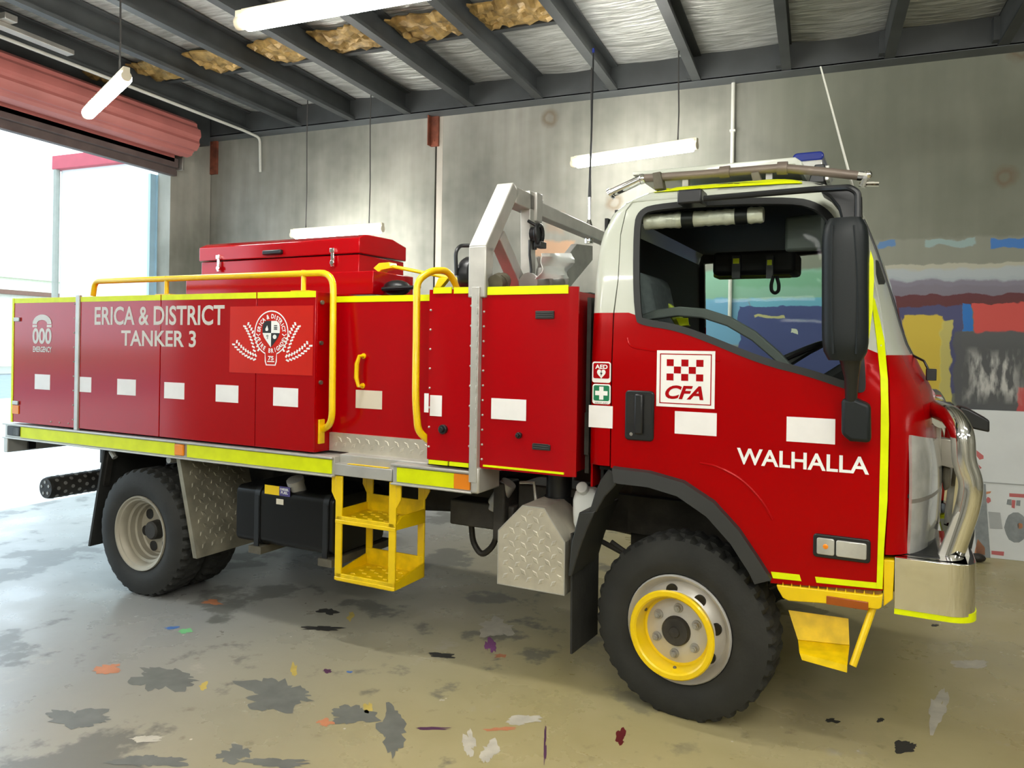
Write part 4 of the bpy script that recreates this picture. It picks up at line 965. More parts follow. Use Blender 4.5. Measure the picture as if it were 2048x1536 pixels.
m = MB(); a, b, c, d = S(1141, 1075, -1.0), S(1140, 1316, -1.0), SX(1190, 1240, -.49), SX(1188, 1060, -.49)
m.loft([[(a[0], -1.0, a[1]+.02), (a[0]+.01, -1.0, a[1]+.02), (-.48, -.70, a[1]+.02), (-.49, -.70, a[1]+.02)], [(b[0], -1.0, b[1]+.02), (b[0]+.01, -1.0, b[1]+.02), (-.48, -.70, b[1]+.02), (-.49, -.70, b[1]+.02)]]); m.build('front_mud_flap', 'rubber', T)

# ---- tray: side lockers
LX = [-4.925] + [S(x, 700, TY)[0] for x in (152.5, 159, 320.5, 512)] + [-2.032]
Z0, Z1 = 1.046, 1.955
m = MB(); m.box(-4.915, -2.034, TY+.012, -.55, Z0, Z1-.004); m.build('locker_shell', 'red', T, bevel=.004)
doors = []
for i, (a, b) in enumerate(((LX[0], LX[1]), (LX[2], LX[3]), (LX[3], LX[4]), (LX[4], LX[5]))):
    m = MB(); m.box(a+.003, b-.003, TY, TY+.012, Z0+.002, Z1)
    d = m.build('locker_door', 'redpanel', T, bevel=.003); doors.append(d)
    m = MB(); m.box(a+.006, b-.004, TY-.002, TY, Z1-.036, Z1-.001); m.build('reflective_strip', 'lime', d)
m = MB(); m.box(LX[0]-.004, LX[0]+.018, TY-.004, TY+.01, Z0, Z1); m.build('reflective_strip', 'lime', doors[0])
m = MB(); m.box(LX[1]-.002, LX[2]+.002, TY-.010, TY+.012, Z0-.01, Z1+.012); m.build('locker_post', 'alu', T, bevel=.003)
m = MB()
for i in range(9):
    z = Z0+.06+i*.10; m.ball((LX[1]-.022, TY-.001, z), .006, 6)
for i in range(3): m.ball((LX[0]+.48+i*.10, TY-.001, Z0+.03), .006, 6)
m.build('rivet_row', 'alu', doors[0])
for z in (1.80, 1.19):
    m = MB(); m.box(-4.90, -4.83, TY-.012, TY, z-.014, z+.014); m.build('hinge', 'steel', doors[0], bevel=.003)
m = MB(); a, b = S(26, 810, TY), S(38, 828, TY); m.box(a[0], b[0], TY-.006, TY, b[1], a[1]); m.build('side_reflector', 'amber', doors[0])
# end face of the rear locker: bolts
m = MB()
for px, py in ((643, 605), (641, 686), (640, 765)):
    y, z = SX(px, py, -2.034); m.cyl((-2.034, y, z), (-2.022, y, z), .012, 10)
m.build('locker_bolt', 'grime', T)
# lettering on the lockers
Yl = TY-.0015
a, b = S(190, 612, TY), S(449, 650, TY)
m = MB(); put_text(m, 'ERICA & DISTRICT', a[0], b[0], S(200, 650, TY)[1], S(200, 613.5, TY)[1], Yl, bold=.02); m.build('locker_lettering', 'greyvinyl', doors[1], smooth=0, flip=False)
a, b = S(243, 660, TY), S(392, 694, TY)
m = MB(); put_text(m, 'TANKER 3', a[0], b[0], S(260, 692, TY)[1], S(260, 660.5, TY)[1], Yl, bold=.02); m.build('locker_lettering', 'greyvinyl', doors[1], smooth=0, flip=False)
# emergency telephone emblem
cx_, cz_ = S(84.5, 652, TY); wid = S(104, 652, TY)[0]-S(66, 652, TY)[0]
m = MB(); R1, R2 = wid/2, wid*.27; zb = S(84, 648, TY)[1]; zt_ = S(84, 629, TY)[1]; k = (zt_-zb)/R1
arc = [(cx_+R1*math.cos(t), zb+k*R1*math.sin(t)) for t in [PI*i/16 for i in range(17)]]+[(cx_-R2*math.cos(t), zb+k*R2*.8*math.sin(t)) for t in [PI*i/16 for i in range(17)]]
m.prism(arc, Yl-.001, Yl)
z_ = S(84, 654.5, TY)[1]
for s_ in (-1, 1): m.box(min(cx_+s_*R1, cx_+s_*R2*.95), max(cx_+s_*R1, cx_+s_*R2*.95), Yl-.001, Yl, z_, zb-.006)
put_text(m, '000', cx_-wid/2, cx_+wid/2, S(84, 688, TY)[1], S(84, 656, TY)[1], Yl, bold=.03)
a, b = S(66.5, 692.5, TY), S(103.5, 705, TY); put_text(m, 'EMERGENCY', a[0], b[0], b[1], a[1], Yl, bold=.03); em = m.build('emergency_emblem', 'greyvinyl', doors[0], smooth=0, flip=False)
# crest decal across the last two doors
a, b = S(461, 612, TY), S(625, 750, TY); DX0, DX1, DZ1, DZ0 = a[0], b[0], a[1]-.004, S(545, 748, TY)[1]
m = MB(); m.box(DX0, DX1, TY-.0018, TY, DZ0, DZ1); crest = m.build('crest_decal', 'patch', T, smooth=0)
cc = S(543, 666, TY); Yc = TY-.0026
pxm = (S(558, 666, TY)[0]-S(528, 666, TY)[0])/30; pzm = (S(543, 646, TY)[1]-S(543, 686, TY)[1])/40
ex, ez = 34*pxm, 45*pzm
def ell(k, t): return (cc[0]+ex*k*math.cos(t), cc[1]+ez*k*math.sin(t))
m = MB(); n = 56; t0 = -PI/2+.36; tw = 2*PI-.72
out = [ell(1.0, t0+tw*i/n) for i in range(n+1)]; inn = [ell(.945, t0+tw*i/n) for i in range(n+1)]
m.loft([[(p[0], Yc, p[1]) for p in pr_] for pr_ in zip(out, inn)], closed=False, caps=False)
w_ = 12*pxm; tz0 = cc[1]-65*pzm
tabs = [out[-1], (cc[0]-w_, tz0+8*pzm), (cc[0]-w_*.8, tz0), (cc[0]+w_*.8, tz0), (cc[0]+w_, tz0+8*pzm), out[0]]; tin = [inn[-1], (cc[0]-w_*.82, tz0+8*pzm), (cc[0]-w_*.68, tz0+2*pzm), (cc[0]+w_*.68, tz0+2*pzm), (cc[0]+w_*.82, tz0+8*pzm), inn[0]]
m.loft([[(p[0], Yc, p[1]) for p in pr_] for pr_ in zip(tabs, tin)], closed=False, caps=False)
def arc_text(txt, tc, k, h, sweep, flip_):
    n_ = len(txt)
    for i, ch in enumerate(txt):
        if ch == ' ': continue
        u = (i/(n_-1)-.5)*sweep; t = tc-u if not flip_ else tc+u
        p = ell(k, t); ang = (t-PI/2) if not flip_ else (t+PI/2)
        vs, fs = text_geo(ch, 1., .03); ax_ = (min(v[0] for v in vs)+max(v[0] for v in vs))/2
        nv = []
        for v in vs:
            x, z = (v[0]-ax_)*h, (v[1]-.36)*h*1.15; nv.append(m.bm.verts.new((p[0]+x*math.cos(ang)-z*math.sin(ang), Yc, p[1]+x*math.sin(ang)+z*math.cos(ang))))
        for f_ in fs:
            try: m.bm.faces.new([nv[j] for j in f_])
            except ValueError: pass
arc_text('ERICA & DISTRICT', PI/2, .75, 10.5*pzm, 2.85, False)
arc_text('FIRE BRIGADE', -PI/2, .78, 10.5*pzm, 2.3, True)
put_text(m, '75', cc[0]-5.5*pxm, cc[0]+5.5*pxm, cc[1]-54.5*pzm, cc[1]-46*pzm, Yc, bold=.03)
m.box(cc[0]-7*pxm, cc[0]+7*pxm, Yc, Yc+.0004, cc[1]-58*pzm, cc[1]-56*pzm)
for s_ in (-1, 1):
    for zz in (-1, 1): m.tube([(cc[0]+s_*(22+8*i/6)*pxm, Yc, cc[1]+(-7+zz*(1.5+3.5*abs(i-3)/3))*pzm) for i in range(7)], .0025, 4)
for s_ in (-1, 1):
    for (p0, p1, p2) in (((29, -36), (37, -4), (50, 15)), ((31, -50), (54, -44), (73, -22))):
        for i in range(9):
            t = i/8; x = p0[0]*(1-t)**2+2*p1[0]*t*(1-t)+p2[0]*t*t; y = p0[1]*(1-t)**2+2*p1[1]*t*(1-t)+p2[1]*t*t
            dx = 2*(p1[0]-p0[0])*(1-t)+2*(p2[0]-p1[0])*t; dy = 2*(p1[1]-p0[1])*(1-t)+2*(p2[1]-p1[1])*t; a_ = math.atan2(dy, dx)
            for sd in (-1, 1):
                ox, oy = x+4.6*math.cos(a_+sd*1.35), y+4.6*math.sin(a_+sd*1.35); u = Vector((math.cos(a_+sd*.8), math.sin(a_+sd*.8))); v = Vector((-u.y, u.x)); c = Vector((ox, oy))
                pts = [c-u*3.6-v*1.7, c+u*2.8-v*1.7, c+u*3.6+v*1.7, c-u*2.8+v*1.7]
                m.poly([(cc[0]+s_*p.x*pxm, Yc, cc[1]+p.y*pzm) for p in pts])
m.build('crest_lines', 'vinyl', crest, smooth=0, flip=False)
m = MB(); sw, s1, s0 = 17.5*pxm, cc[1]+23*pzm, cc[1]-29*pzm
half_ = [(0, s1+.003), (sw*.6, s1+.004), (sw*.92, s1-.012), (sw, s1-.035), (sw*.98, cc[1]-.0), (sw*.8, cc[1]-ez*.2), (sw*.45, cc[1]-ez*.40), (0, s0)]
quad = {0: [(0, s1+.003), (-sw*.6, s1+.004), (-sw*.92, s1-.012), (-sw, s1-.035), (-sw*.98, cc[1]), (0, cc[1])], 1: [(0, cc[1]), (sw*.98, cc[1]), (sw, s1-.035), (sw*.92, s1-.012), (sw*.6, s1+.004), (0, s1+.003)],
        2: [(-sw*.98, cc[1]), (-sw*.8, cc[1]-ez*.2), (-sw*.45, cc[1]-ez*.40), (0, s0), (0, cc[1])], 3: [(0, cc[1]), (0, s0), (sw*.45, cc[1]-ez*.40), (sw*.8, cc[1]-ez*.2), (sw*.98, cc[1])]}
for k, q in quad.items(): m.poly([(cc[0]+x, Yc-.0006, z) for x, z in q], 0 if k in (0, 3) else 1)
def blob(x, z, rx, rz_, mi, n=10): m.poly([(cc[0]+x+rx*math.cos(2*PI*i/n), Yc-.0012, cc[1]+z+rz_*math.sin(2*PI*i/n)) for i in range(n)], mi)
m.poly([(cc[0]+x, Yc-.0012, cc[1]+z) for x, z in ((-sw*.45, ez*.34), (-sw*.32, ez*.16), (-sw*.38, ez*.09), (-sw*.62, ez*.09), (-sw*.66, ez*.18))], 1)
for z in (.30, .22, .15): m.poly([(cc[0]+sw*a_, Yc-.0012, cc[1]+ez*(z+b_)) for a_, b_ in ((.3, 0), (.72, 0), (.68, .045), (.34, .045))], 0)
blob(sw*.42, -ez*.17, sw*.22, ez*.10, 1); blob(-sw*.42, -ez*.13, sw*.14, ez*.05, 2); blob(-sw*.40, -ez*.22, sw*.07, ez*.06, 2)
m.build('crest_shield', ['inkblack', 'vinyl', 'alud'], crest, smooth=0, flip=False)
for q in ((70, 748, 100, 780), (235, 757.5, 271.5, 791.5), (329, 764, 368.5, 799), (432, 769, 476.5, 806), (547, 774.5, 596, 814.5)): paper(*q, TY)
paper(160, 753.5, 182.5, 785, TY)

# ---- recess with steps, kick plate, grab handle
RY = -.955
m = MB(); m.box(-2.03, -1.27, RY, RY+.05, 1.14, 1.93); rp = m.build('recess_panel', 'redpanel', T, bevel=.003)
m = MB(); m.box(-2.03, -1.285, RY-.003, RY, 1.898, 1.932); m.build('reflective_strip', 'lime', rp)
m = MB(); m.box(-2.03, -1.27, RY-.02, RY, 1.046, 1.15)
def lozenges(mb, u0, u1, v0, v1, P, du=.050, size=.034, h=.0025, ok=None):
    r_ = 0; v = v0+du*.5
    while v < v1-du*.25:
        u = u0+du*(.5 if r_ % 2 == 0 else 1.0); c_ = 0
        while u < u1-du*.25:
            if ok is None or ok(u, v):
                a = R(45) if (r_ % 2 == 0) else R(-45); d = (math.cos(a)*size*.5, math.sin(a)*size*.5); e = (-math.sin(a)*size*.26, math.cos(a)*size*.26)
                b_ = [P(u-d[0], v-d[1], 0), P(u+e[0], v+e[1], 0), P(u+d[0], v+d[1], 0), P(u-e[0], v-e[1], 0)]
                t_ = [P(u-d[0]*.7, v-d[1]*.7, h), P(u+e[0]*.6, v+e[1]*.6, h), P(u+d[0]*.7, v+d[1]*.7, h), P(u-e[0]*.6, v-e[1]*.6, h)]
                mb.loft([b_, t_])
            u += du
        v += du*.5; r_ += 1
lozenges(m, -2.02, -1.29, 1.05, 1.145, lambda u, v, h: (u, RY-.02-h, v), du=.066, size=.045)
m.build('kick_plate', 'checker', T, smooth=0)
m = MB(); q = [S(*p, RY-.03) for p in ((721, 712), (716, 728), (715, 755), (719, 772))]; m.tube([(q[0][0], RY, q[0][1])]+[(x, RY-.04, z) for x, z in q]+[(q[-1][0], RY, q[-1][1])], [.010, .010, .013, .013, .010, .010], 8, fillet=.0)
m.cyl((q[0][0], RY-.006, q[0][1]), (q[0][0], RY, q[0][1]), .016, 10); m.cyl((q[-1][0], RY-.006, q[-1][1]), (q[-1][0], RY, q[-1][1]), .016, 10); m.build('grab_handle', 'yellow', T)
paper(712, 779.5, 764, 819, RY, 'cream')

# ---- front side panels, riveted, slightly bulged
def bow_panel(name, X0, X1, z0, z1, roll=0.):
    m = MB(); rows = []
    for j in range(9):
        z = z0+(z1-z0)*j/8; row = []
        for i in range(15):
            t = i/14; X = X0+(X1-X0)*t; y = TY-.005*math.sin(PI*j/8)*math.sin(PI*min(1, t*1.15))
            if roll and X > X1-roll: y += .5*(X-(X1-roll))**2/roll
            row.append((X, y, z))
        rows.append(row+[(p[0], p[1]+.010, p[2]) for p in row[::-1]])
    m.loft(rows); return m.build(name, 'redpanel', T, smooth=50)
PZ0, PZ1 = 1.06, 1.945
fa = bow_panel('front_panel', -1.277, -1.012, 1.075, 1.945); fb = bow_panel('front_panel', -.965, -.458, PZ0-.005, PZ1, .03)
m = MB(); m.box(-1.277, -.50, TY+.014, -.60, 1.06, 1.93); m.build('front_locker', 'red', T)
def strip(px0, py0, px1, py1, parent):
    a, b = S(px0, py0, TY), S(px1, py1, TY); m = MB(); m.box(a[0], b[0], TY-.006, TY+.004, b[1], a[1]); m.build('reflective_strip', 'lime', parent)
strip(868, 575, 904, 586.5, fa); strip(909, 575, 945, 586.5, fa); strip(976, 574, 1137, 587, fb)
strip(858.5, 919, 896, 931, fa); strip(899.5, 923, 938, 935, fa); strip(967, 929, 1128, 949, fb)
m = MB()
for i in range(8):
    z = 1.14+i*.10
    m.ball((-1.265, TY-.003, z), .006, 6); m.ball((-1.024, TY-.004, z+.02), .006, 6)
m.build('rivet_row', 'alu', fa)
m = MB()
for i in range(12): m.ball((-.952, TY-.003, 1.10+i*.073), .006, 6)
m.build('rivet_row', 'alu', fb)
for (px0, py0, px1, py1) in ((1072.5, 622, 1109, 637.5), (1066, 887, 1101, 901)):
    a, b = S(px0, py0, TY), S(px1, py1, TY); m = MB(); m.box(a[0], b[0], TY-.010, TY+.004, b[1], a[1])
    for k in range(3): m.box(a[0]+.006, b[0]-.006, TY-.013, TY-.010, b[1]+.006+k*.010, b[1]+.010+k*.010)
    m.build('panel_vent', 'arch', fb, bevel=.002)
for (px, py, r_, par) in ((884, 859, .024, fa), (1036, 871, .015, fb)):
    X, z = S(px, py, TY-.02); m = MB(); m.cyl((X, TY+.01, z), (X, TY-.022, z), r_, 14); m.cyl((X, TY-.022, z), (X, TY-.036, z), r_*.6, 10); m.build('knob', 'black', par, bevel=.003)
paper(983, 796, 1052, 842, TY-.0062); paper(860.5, 790, 883.5, 833, TY-.0056); paper(849, 786.5, 857, 825, TY-.05)
# upright between the panels, carried on as the roll frame
PX_ = -.988
m = MB(); m.box(PX_-.022, PX_+.022, TY-.03, TY+.03, .985, 1.95)
zc = 1.10
while zc < 1.90: m.box(PX_+.010, PX_+.016, TY-.034, TY-.03, zc, zc+.035); zc += .055
m.build('panel_post', 'alu', T, bevel=.004)
m = MB()
def beam(m, p, q, wx, wp):
    p, q = Vector(p), Vector(q); d = (q-p).normalized(); n_ = d.cross(Vector((1, 0, 0))).normalized()*wp; x = Vector((wx, 0, 0))
    m.loft([[c-x-n_, c+x-n_, c+x+n_, c-x+n_] for c in (p, q)])
k0 = (PX_, TY+.02, 1.90); k1 = (PX_, TY+.02, 2.155); k2 = (PX_, -.79, 2.475); k3 = (PX_, .44, 2.43)
beam(m, k0, k1, .05, .038); beam(m, (PX_, TY+.012, 2.13), (PX_, -.80, 2.50), .05, .040)
m.build('roll_frame_upright', 'alu', T, bevel=.006)
m = MB(); beam(m, (PX_, -.80, 2.465), (PX_, -.46, 2.455), .05, .045); beam(m, (PX_, -.46, 2.45), (PX_, .72, 2.43), .035, .040); m.build('roll_frame_beam', 'alu', T, bevel=.006)
m = MB(); beam(m, (PX_, -.92, 2.235), (PX_, -.58, 1.93), .035, .035); m.build('roll_frame_brace', 'alu', T, bevel=.004)
m = MB(); beam(m, (PX_+.02, -.60, 2.52), (PX_+.02, -.575, 1.93), .03, .034); m.box(PX_+.02, PX_+.065, -.575, -.50, 2.36, 2.52); m.build('roll_frame_post', 'alu', T, bevel=.004)
m = MB(); q = [SX(*p, PX_) for p in ((1148, 488), (1180, 492), (1180, 520), (1130, 580), (1076, 580))]; m.prism(q, PX_-.02, PX_+.02, 'x')
m.build('roll_frame_plate', 'alud', T, bevel=.003)
m = MB(); beam(m, (PX_, .72, 2.45), (PX_, 1.08, 2.14), .05, .04); beam(m, (PX_, 1.08, 2.16), (PX_, 1.08, 1.0), .05, .038); m.build('roll_frame_upright', 'alu', T, bevel=.006)
m = MB(); y, z = SX(1052, 470, PX_+.05); pts = []
for px, py in ((1056, 480), (1056, 510), (1059, 540), (1056, 575)): yy_, zz_ = SX(px, py, PX_+.05); pts.append((PX_+.06, yy_, zz_))
m.tube(pts, .007, 6); m.build('cable', 'black', T)
y, z = SX(1037, 476, PX_-.04); m = MB(); m.ball((PX_+.062, y, z+.02), .022, 10); m.cyl((PX_+.062, y, z), (PX_+.062, y, z-.07), .012, 8); m.build('toggle_switch', 'black', T)
y, z = SX(1078, 468, PX_+.1); m = MB(); m.tube([(PX_+.10, y+.045*math.cos(t), z+.05*math.sin(t)) for t in [2*PI*i/16 for i in range(17)]], .014, 8, caps=False); m.box(PX_+.08, PX_+.12, y-.02, y+.06, z-.075, z-.04); m.cyl((PX_+.1, y-.03, z+.04), (PX_+.05, y-.04, z+.07), .010, 8); m.cyl((PX_+.06, y-.01, z), (PX_+.10, y-.01, z), .04, 12); m.build('hand_lamp', 'black', T, bevel=.004)
# round work lamp behind the upright
y, z = SX(935, 545, -1.10); lp = MB(); lp.lathe([(.0, .0), (.085, .0), (.095, .02), (.09, .06), (.05, .10), (0, .10)], 24, (-1.13, y+.03, z-.01), 'x'); wl = lp.build('work_lamp', 'black', T)
m = MB(); m.tube([(-1.13, y-.06, z-.02), (-1.13, y-.07, z+.10), (-1.13, y-.03, z+.135), (-1.13, y+.08, z+.15)], .010, 8, fillet=.03); m.build('lamp_bracket', 'black', wl)
m = MB(); m.lathe([(0, -.004), (.072, -.004), (.072, .0)], 20, (-1.13, y+.03, z-.01), 'x'); m.build('lamp_lens', 'arch', wl)
# pump fittings behind the front panel
m = MB(); a, b = SX(1058, 566, -.9), SX(1122, 566, -.9)
m.tube([(-.9, a[0], a[1]), (-.9, b[0], b[1])], .040, 14)
for t in (.0, .45, .95): y, z = a[0]+(b[0]-a[0])*t, a[1]+(b[1]-a[1])*t; m.tube([(-.9, y-.012, z), (-.9, y+.012, z)], .056, 16)
y, z = SX(1082, 552, -.9); m.tube([(-.9, y, z-.04), (-.9, y, z+.035), (-.9, y+.05, z+.07), (-.9, y+.12, z+.07)], .028, 12, fillet=.05); m.tube([(-.9, y, z+.03), (-.9, y-.04, z+.10)], .010, 8); m.build('pump_fittings', 'alud', T)
m = MB(); rows = []
for j in range(9):
    row = []
    for i in range(9):
        px, py = 1078+62*i/8, 507+50*j/8; y, z = SX(px, py, -.82); row.append((-.82+.02*math.sin(i*.9+j*.5)+.012*math.cos(j*1.1-i*.4), y, z))
    rows.append(row)
m.loft(rows, closed=False, caps=False); m.build('plastic_cover', 'bottle', T, solid=.004)
m = MB(); y, z = SX(1000, 560, -.9); m.tube([(-.9, y-.05, z-.02), (-.9, y+.04, z)], .042, 12); m.tube([(-.9, y-.01, z-.02), (-.9, y+.01, z-.01)], .052, 12); m.build('hose_coupling', 'grime', T)
m = MB(); m.box(-1.9, -.6, -.55, .9, 1.80, 1.96); m.box(-1.62, -1.25, -.3, .2, 1.96, 2.00); m.build('pump_deck', 'chassis', T, bevel=.01)

# ---- tray rails
m = MB()
def rail_piece(m, X0, X1, z0, z1):
    m.box(X0, X1, TY, TY+.05, z0, z1); m.box(X0, X1, TY-.022, TY, z1-.012, z1); m.box(X0, X1, TY-.022, TY, z0, z0+.010)
rail_piece(m, -5.0, -1.885, .925, 1.036); m.box(-5.0, -1.3, TY+.05, -.2, .98, 1.03); rr_ = m.build('tray_rail', 'alu', T, bevel=.003)
m = MB(); m.box(-4.80, -3.16, TY-.006, TY, .941, 1.018); m.build('reflective_strip', 'lime', rr_); m = MB(); m.box(-3.05, -1.90, TY-.006, TY, .941, 1.018); m.build('reflective_strip', 'lime', rr_)
m = MB(); m.box(-3.155, -3.075, TY-.016, TY, .945, 1.016); m.build('side_marker', 'amber', rr_, bevel=.006)
m = MB(); m.box(-4.955, -4.80, TY-.014, TY, .948, 1.016); tl = m.build('tail_marker', 'arch', rr_, bevel=.006); 
m = MB(); m.box(-4.88, -4.82, TY-.014, TY-.002, .955, 1.008); m.build('reflector_lens', 'clear', rr_)
m = MB(); m.box(-1.885, -1.30, RY-.10, TY+.13, .952, 1.046); m.box(-1.89, -1.50, TY+.005, RY, .935, 1.00); b2_ = m.build('step_deck', 'alu', T, bevel=.004)
m = MB(); m.box(-1.80, -1.53, TY+.006, TY+.03, 1.001, 1.004); m.build('deck_strip', 'wornyellow', b2_)
m = MB(); rail_piece(m, -1.49, -1.0, .925, 1.036); fr_ = m.build('tray_rail', 'alu', T, bevel=.003)
m = MB(); m.box(-1.46, -1.11, TY-.006, TY, .941, 1.016); m.build('reflective_strip', 'lime', fr_); m = MB(); m.box(-1.108, -1.015, TY-.008, TY, .941, 1.016); m.build('side_marker', 'amber', fr_)
m = MB(); m.prism([(-1.0, .93), (-.955, .93), (-.955, 1.06), (-1.0, 1.06)], TY-.026, TY+.2); m.build('corner_bracket', 'alu', T, bevel=.01)
m = MB(); m.box(-5.0, -4.95, TY-.01, 1.1, .82, .935); m.build('underrun_bar', 'alu', T, bevel=.005)
m = MB(); y, z = SX(63, 884, -4.94); m.box(-4.945, -4.93, y-.03, y+.03, z-.05, z+.03); m.build('number_lamp', 'black', T, bevel=.004)
m = MB(); y, z = SX(92, 975, -4.75); m.lathe([(.0, -.0), (.075, 0), (.082, .02), (.082, 1.6), (0, 1.6)], 24, (-4.78, -.93, .545))
for j in range(10):
    for i in range(8):
        t = 2*PI*i/8+(j % 2)*.39; c = Vector((-4.78+.082*math.cos(t), -.88+j*.055, .545+.082*math.sin(t))); n_ = Vector((math.cos(t), 0, math.sin(t))); m.cyl(c-n_*.002, c+n_*.002, .014, 8, 1)
for i in range(5):
    t = 2*PI*i/5+.4; m.cyl((-4.78+.045*math.cos(t), -.934, .545+.045*math.sin(t)), (-4.78+.045*math.cos(t), -.928, .545+.045*math.sin(t)), .012, 8, 1)
m.build('perforated_step_tube', ['chassis', 'alud'], T)

# ---- yellow handrails
HY = -1.03
def hr(p, Y): X, z = S(p[0], p[1], Y); return (X, Y, z)
m = MB(); m.tube([hr((186, 592), HY), hr((190, 563), HY), hr((400, 555), HY), hr((667, 545), HY), hr((664, 848), -1.08), hr((640, 862), -1.02)], .019, 12, fillet=.10); h1 = m.build('handrail', 'yellow', T)
for px, py in ((333, 583), (607, 575)):
    m = MB(); a = hr((px, py), HY); m.cyl((a[0], HY, 1.955), (a[0], HY, a[2]+.10), .014, 10); m.box(a[0]-.07, a[0]+.07, HY-.03, HY+.03, 1.955, 1.963); m.build('rail_post', 'yellow', h1)
y0, z0 = SX(636, 888, -2.03); y1, z1 = SX(648, 838, -2.03); m = MB(); m.box(-2.034, -2.022, y0, y1, z0, z1); m.build('rail_flange', 'wornyellow', h1, bevel=.003)
m = MB(); m.tube([hr((856, 880), -1.07), hr((836, 862), -1.12), hr((831, 800), -1.12), hr((834, 562), -1.05), hr((862, 541), -.98), hr((896, 541), -.86), hr((913, 572), -.80), hr((914, 590), -.80)], .019, 12, fillet=.09); m.build('handrail', 'yellow', T)
m = MB(); a, b = S(785, 533, -.45), S(908, 558, -.45); m.cyl((a[0], -.45, a[1]), (b[0], -.35, b[1]), .012, 10); q = [S(*p, -.45) for p in ((752, 537), (763, 527), (784, 525), (787, 537), (768, 541), (763, 546))]; m.prism(q, -.48, -.40)
q = [S(*p, -.4) for p in ((872, 575), (880, 556), (900, 556), (884, 576))]; m.prism(q, -.42, -.38); m.build('hose_guide', 'yellow', T, bevel=.004)
m = MB(); X, z = S(794, 576, -.6); m.ball((X, -.6, z), .07, 12, (1.3, 1, .7)); a, b = S(765, 578, -.7), S(840, 574, -.7); m.tube([(a[0], -.7, a[1]), (b[0], -.7, b[1])], .012, 8); m.build('hose_reel', 'black', T)

# ---- red roof locker on the tray
KY = -.50; a0 = S(403, 523, KY); a1 = S(718, 508, KY); b0 = SX(808, 496, a1[0]); KX0, KX1, KY1 = a0[0], a1[0], b0[0]
zs_ = S(403, 523, KY)[1]; zt_ = S(403, 488, KY)[1]
m = MB(); m.box(KX0, KX1, KY, KY1, 1.96, zs_-.006); lk = m.build('roof_locker', 'redpanel', T, bevel=.005)
m = MB(); m.prism([(KY-.012, zs_), (KY1+.012, zs_), (KY1+.012, zt_-.03), ((KY+KY1)/2+.1, zt_+.005), (KY+.05, zt_), (KY-.012, zt_-.03)], KX0-.012, KX1+.012, 'x'); m.build('locker_lid', 'redpanel', lk, bevel=.006)
a, b = S(372, 556, -.72), S(752, 541, -.72); m = MB(); m.box(a[0], b[0]-.02, -.72, -.30, 1.96, b[1]); m.build('locker_base', 'redpanel', lk, bevel=.005)
for px, py in ((439, 527), (667, 515)):
    X, z = S(px, py, KY-.012); m = MB(); m.box(X-.012, X+.012, KY-.026, KY-.010, z-.06, z+.06); m.box(X-.018, X+.018, KY-.032, KY-.010, z+.03, z+.06); m.cyl((X, KY-.03, z-.035), (X, KY-.01, z-.035), .018, 10); m.build('toggle_latch', 'chrome', lk, bevel=.003)
X, z = S(548, 505, KY-.012); m = MB(); m.box(X-.085, X+.085, KY-.04, KY-.010, z-.016, z+.016); m.build('lid_handle', 'black', lk, bevel=.008)

# ---- aerials
def whip(name, base, tip, r0, mtl, cap=None):
    m = MB(); m.tube([base, tip], [r0, r0*.5], 6); return m.build(name, mtl, T)
y, z = SX(1178, 478, PX_); yt, zt_ = SX(1187, 100, PX_)
m = MB(); m.tube([(PX_, y, z-.03), (PX_, y, z+.02), (PX_, y, z+.10), (PX_, y, z+.13)], [.028, .030, .022, .012], 12); m.cyl((PX_, y, z+.13), (PX_, y, z+.30), .010, 8); m.build('aerial_base', 'chrome', T)
m = MB(); m.tube([(PX_, y, z+.28), (PX_, y, z+.42), (PX_, (y+yt)/2, (z+zt_)/2), (PX_, yt, zt_)], [.012, .008, .007, .005], 6); ae = m.build('aerial_whip', 'black', T); m = MB(); m.cyl((PX_, yt, zt_-.02), (PX_, yt, zt_+.01), .009, 8); m.build('aerial_tip', 'blue', ae)
a, b = S(1706, 375, -.72), S(1641, 133, -.72); m = MB(); m.tube([(a[0], -.72, a[1]), (b[0], -.72, b[1])], [.006, .004], 6); m.build('aerial_whip', 'conduit', T)

# ---- cab roof: spray bar, plate, beacon
BY = -.80
def rp_(px, py): X, z = S(px, py, BY); return (X, BY, z)
m = MB(); m.tube([rp_(1285, 357), rp_(1400, 349), rp_(1560, 336), rp_(1640, 343), rp_(1732, 353)], .020, 12); m.tube([rp_(1440, 345), rp_(1460, 343)], .028, 12); m.tube([rp_(1555, 337), rp_(1575, 336)], .03, 12); sb = m.build('spray_bar', 'pipe', T)
m = MB(); a, b = rp_(1224, 386), rp_(1284, 358); m.tube([a, b], .022, 14); m.tube([(a[0], a[1], a[2]), (a[0]-.012, a[1], a[2]-.008)], .028, 14); m.ball(b, .026, 10); m.build('spray_nozzle', 'chrome', sb)
m = MB(); a, b = rp_(1730, 350), rp_(1724, 372); m.tube([rp_(1716, 352), rp_(1735, 354)], .022, 10); m.tube([rp_(1732, 354), rp_(1724, 374)], .016, 10); m.tube([rp_(1728, 368), rp_(1758, 368)], .011, 8); m.ball(rp_(1735, 350), .020, 10); m.build('spray_nozzle', 'chrome', sb)
for px in (1316, 1512):
    a, b = S(px-9, 348, BY), S(px+12, 371 if px < 1400 else 360, BY); m = MB(); m.prism([(a[0], a[1]), (b[0]-.012, a[1]+.004), (b[0]+.006, b[1]-.02), (a[0]+.012, b[1]-.02)], BY-.025, BY+.03); m.build('bar_clamp', 'grime', sb, bevel=.004)
m = MB(); a, b = S(1265, 346, -.72), S(1590, 314, -.72); c_ = S(1604, 320, -.72)
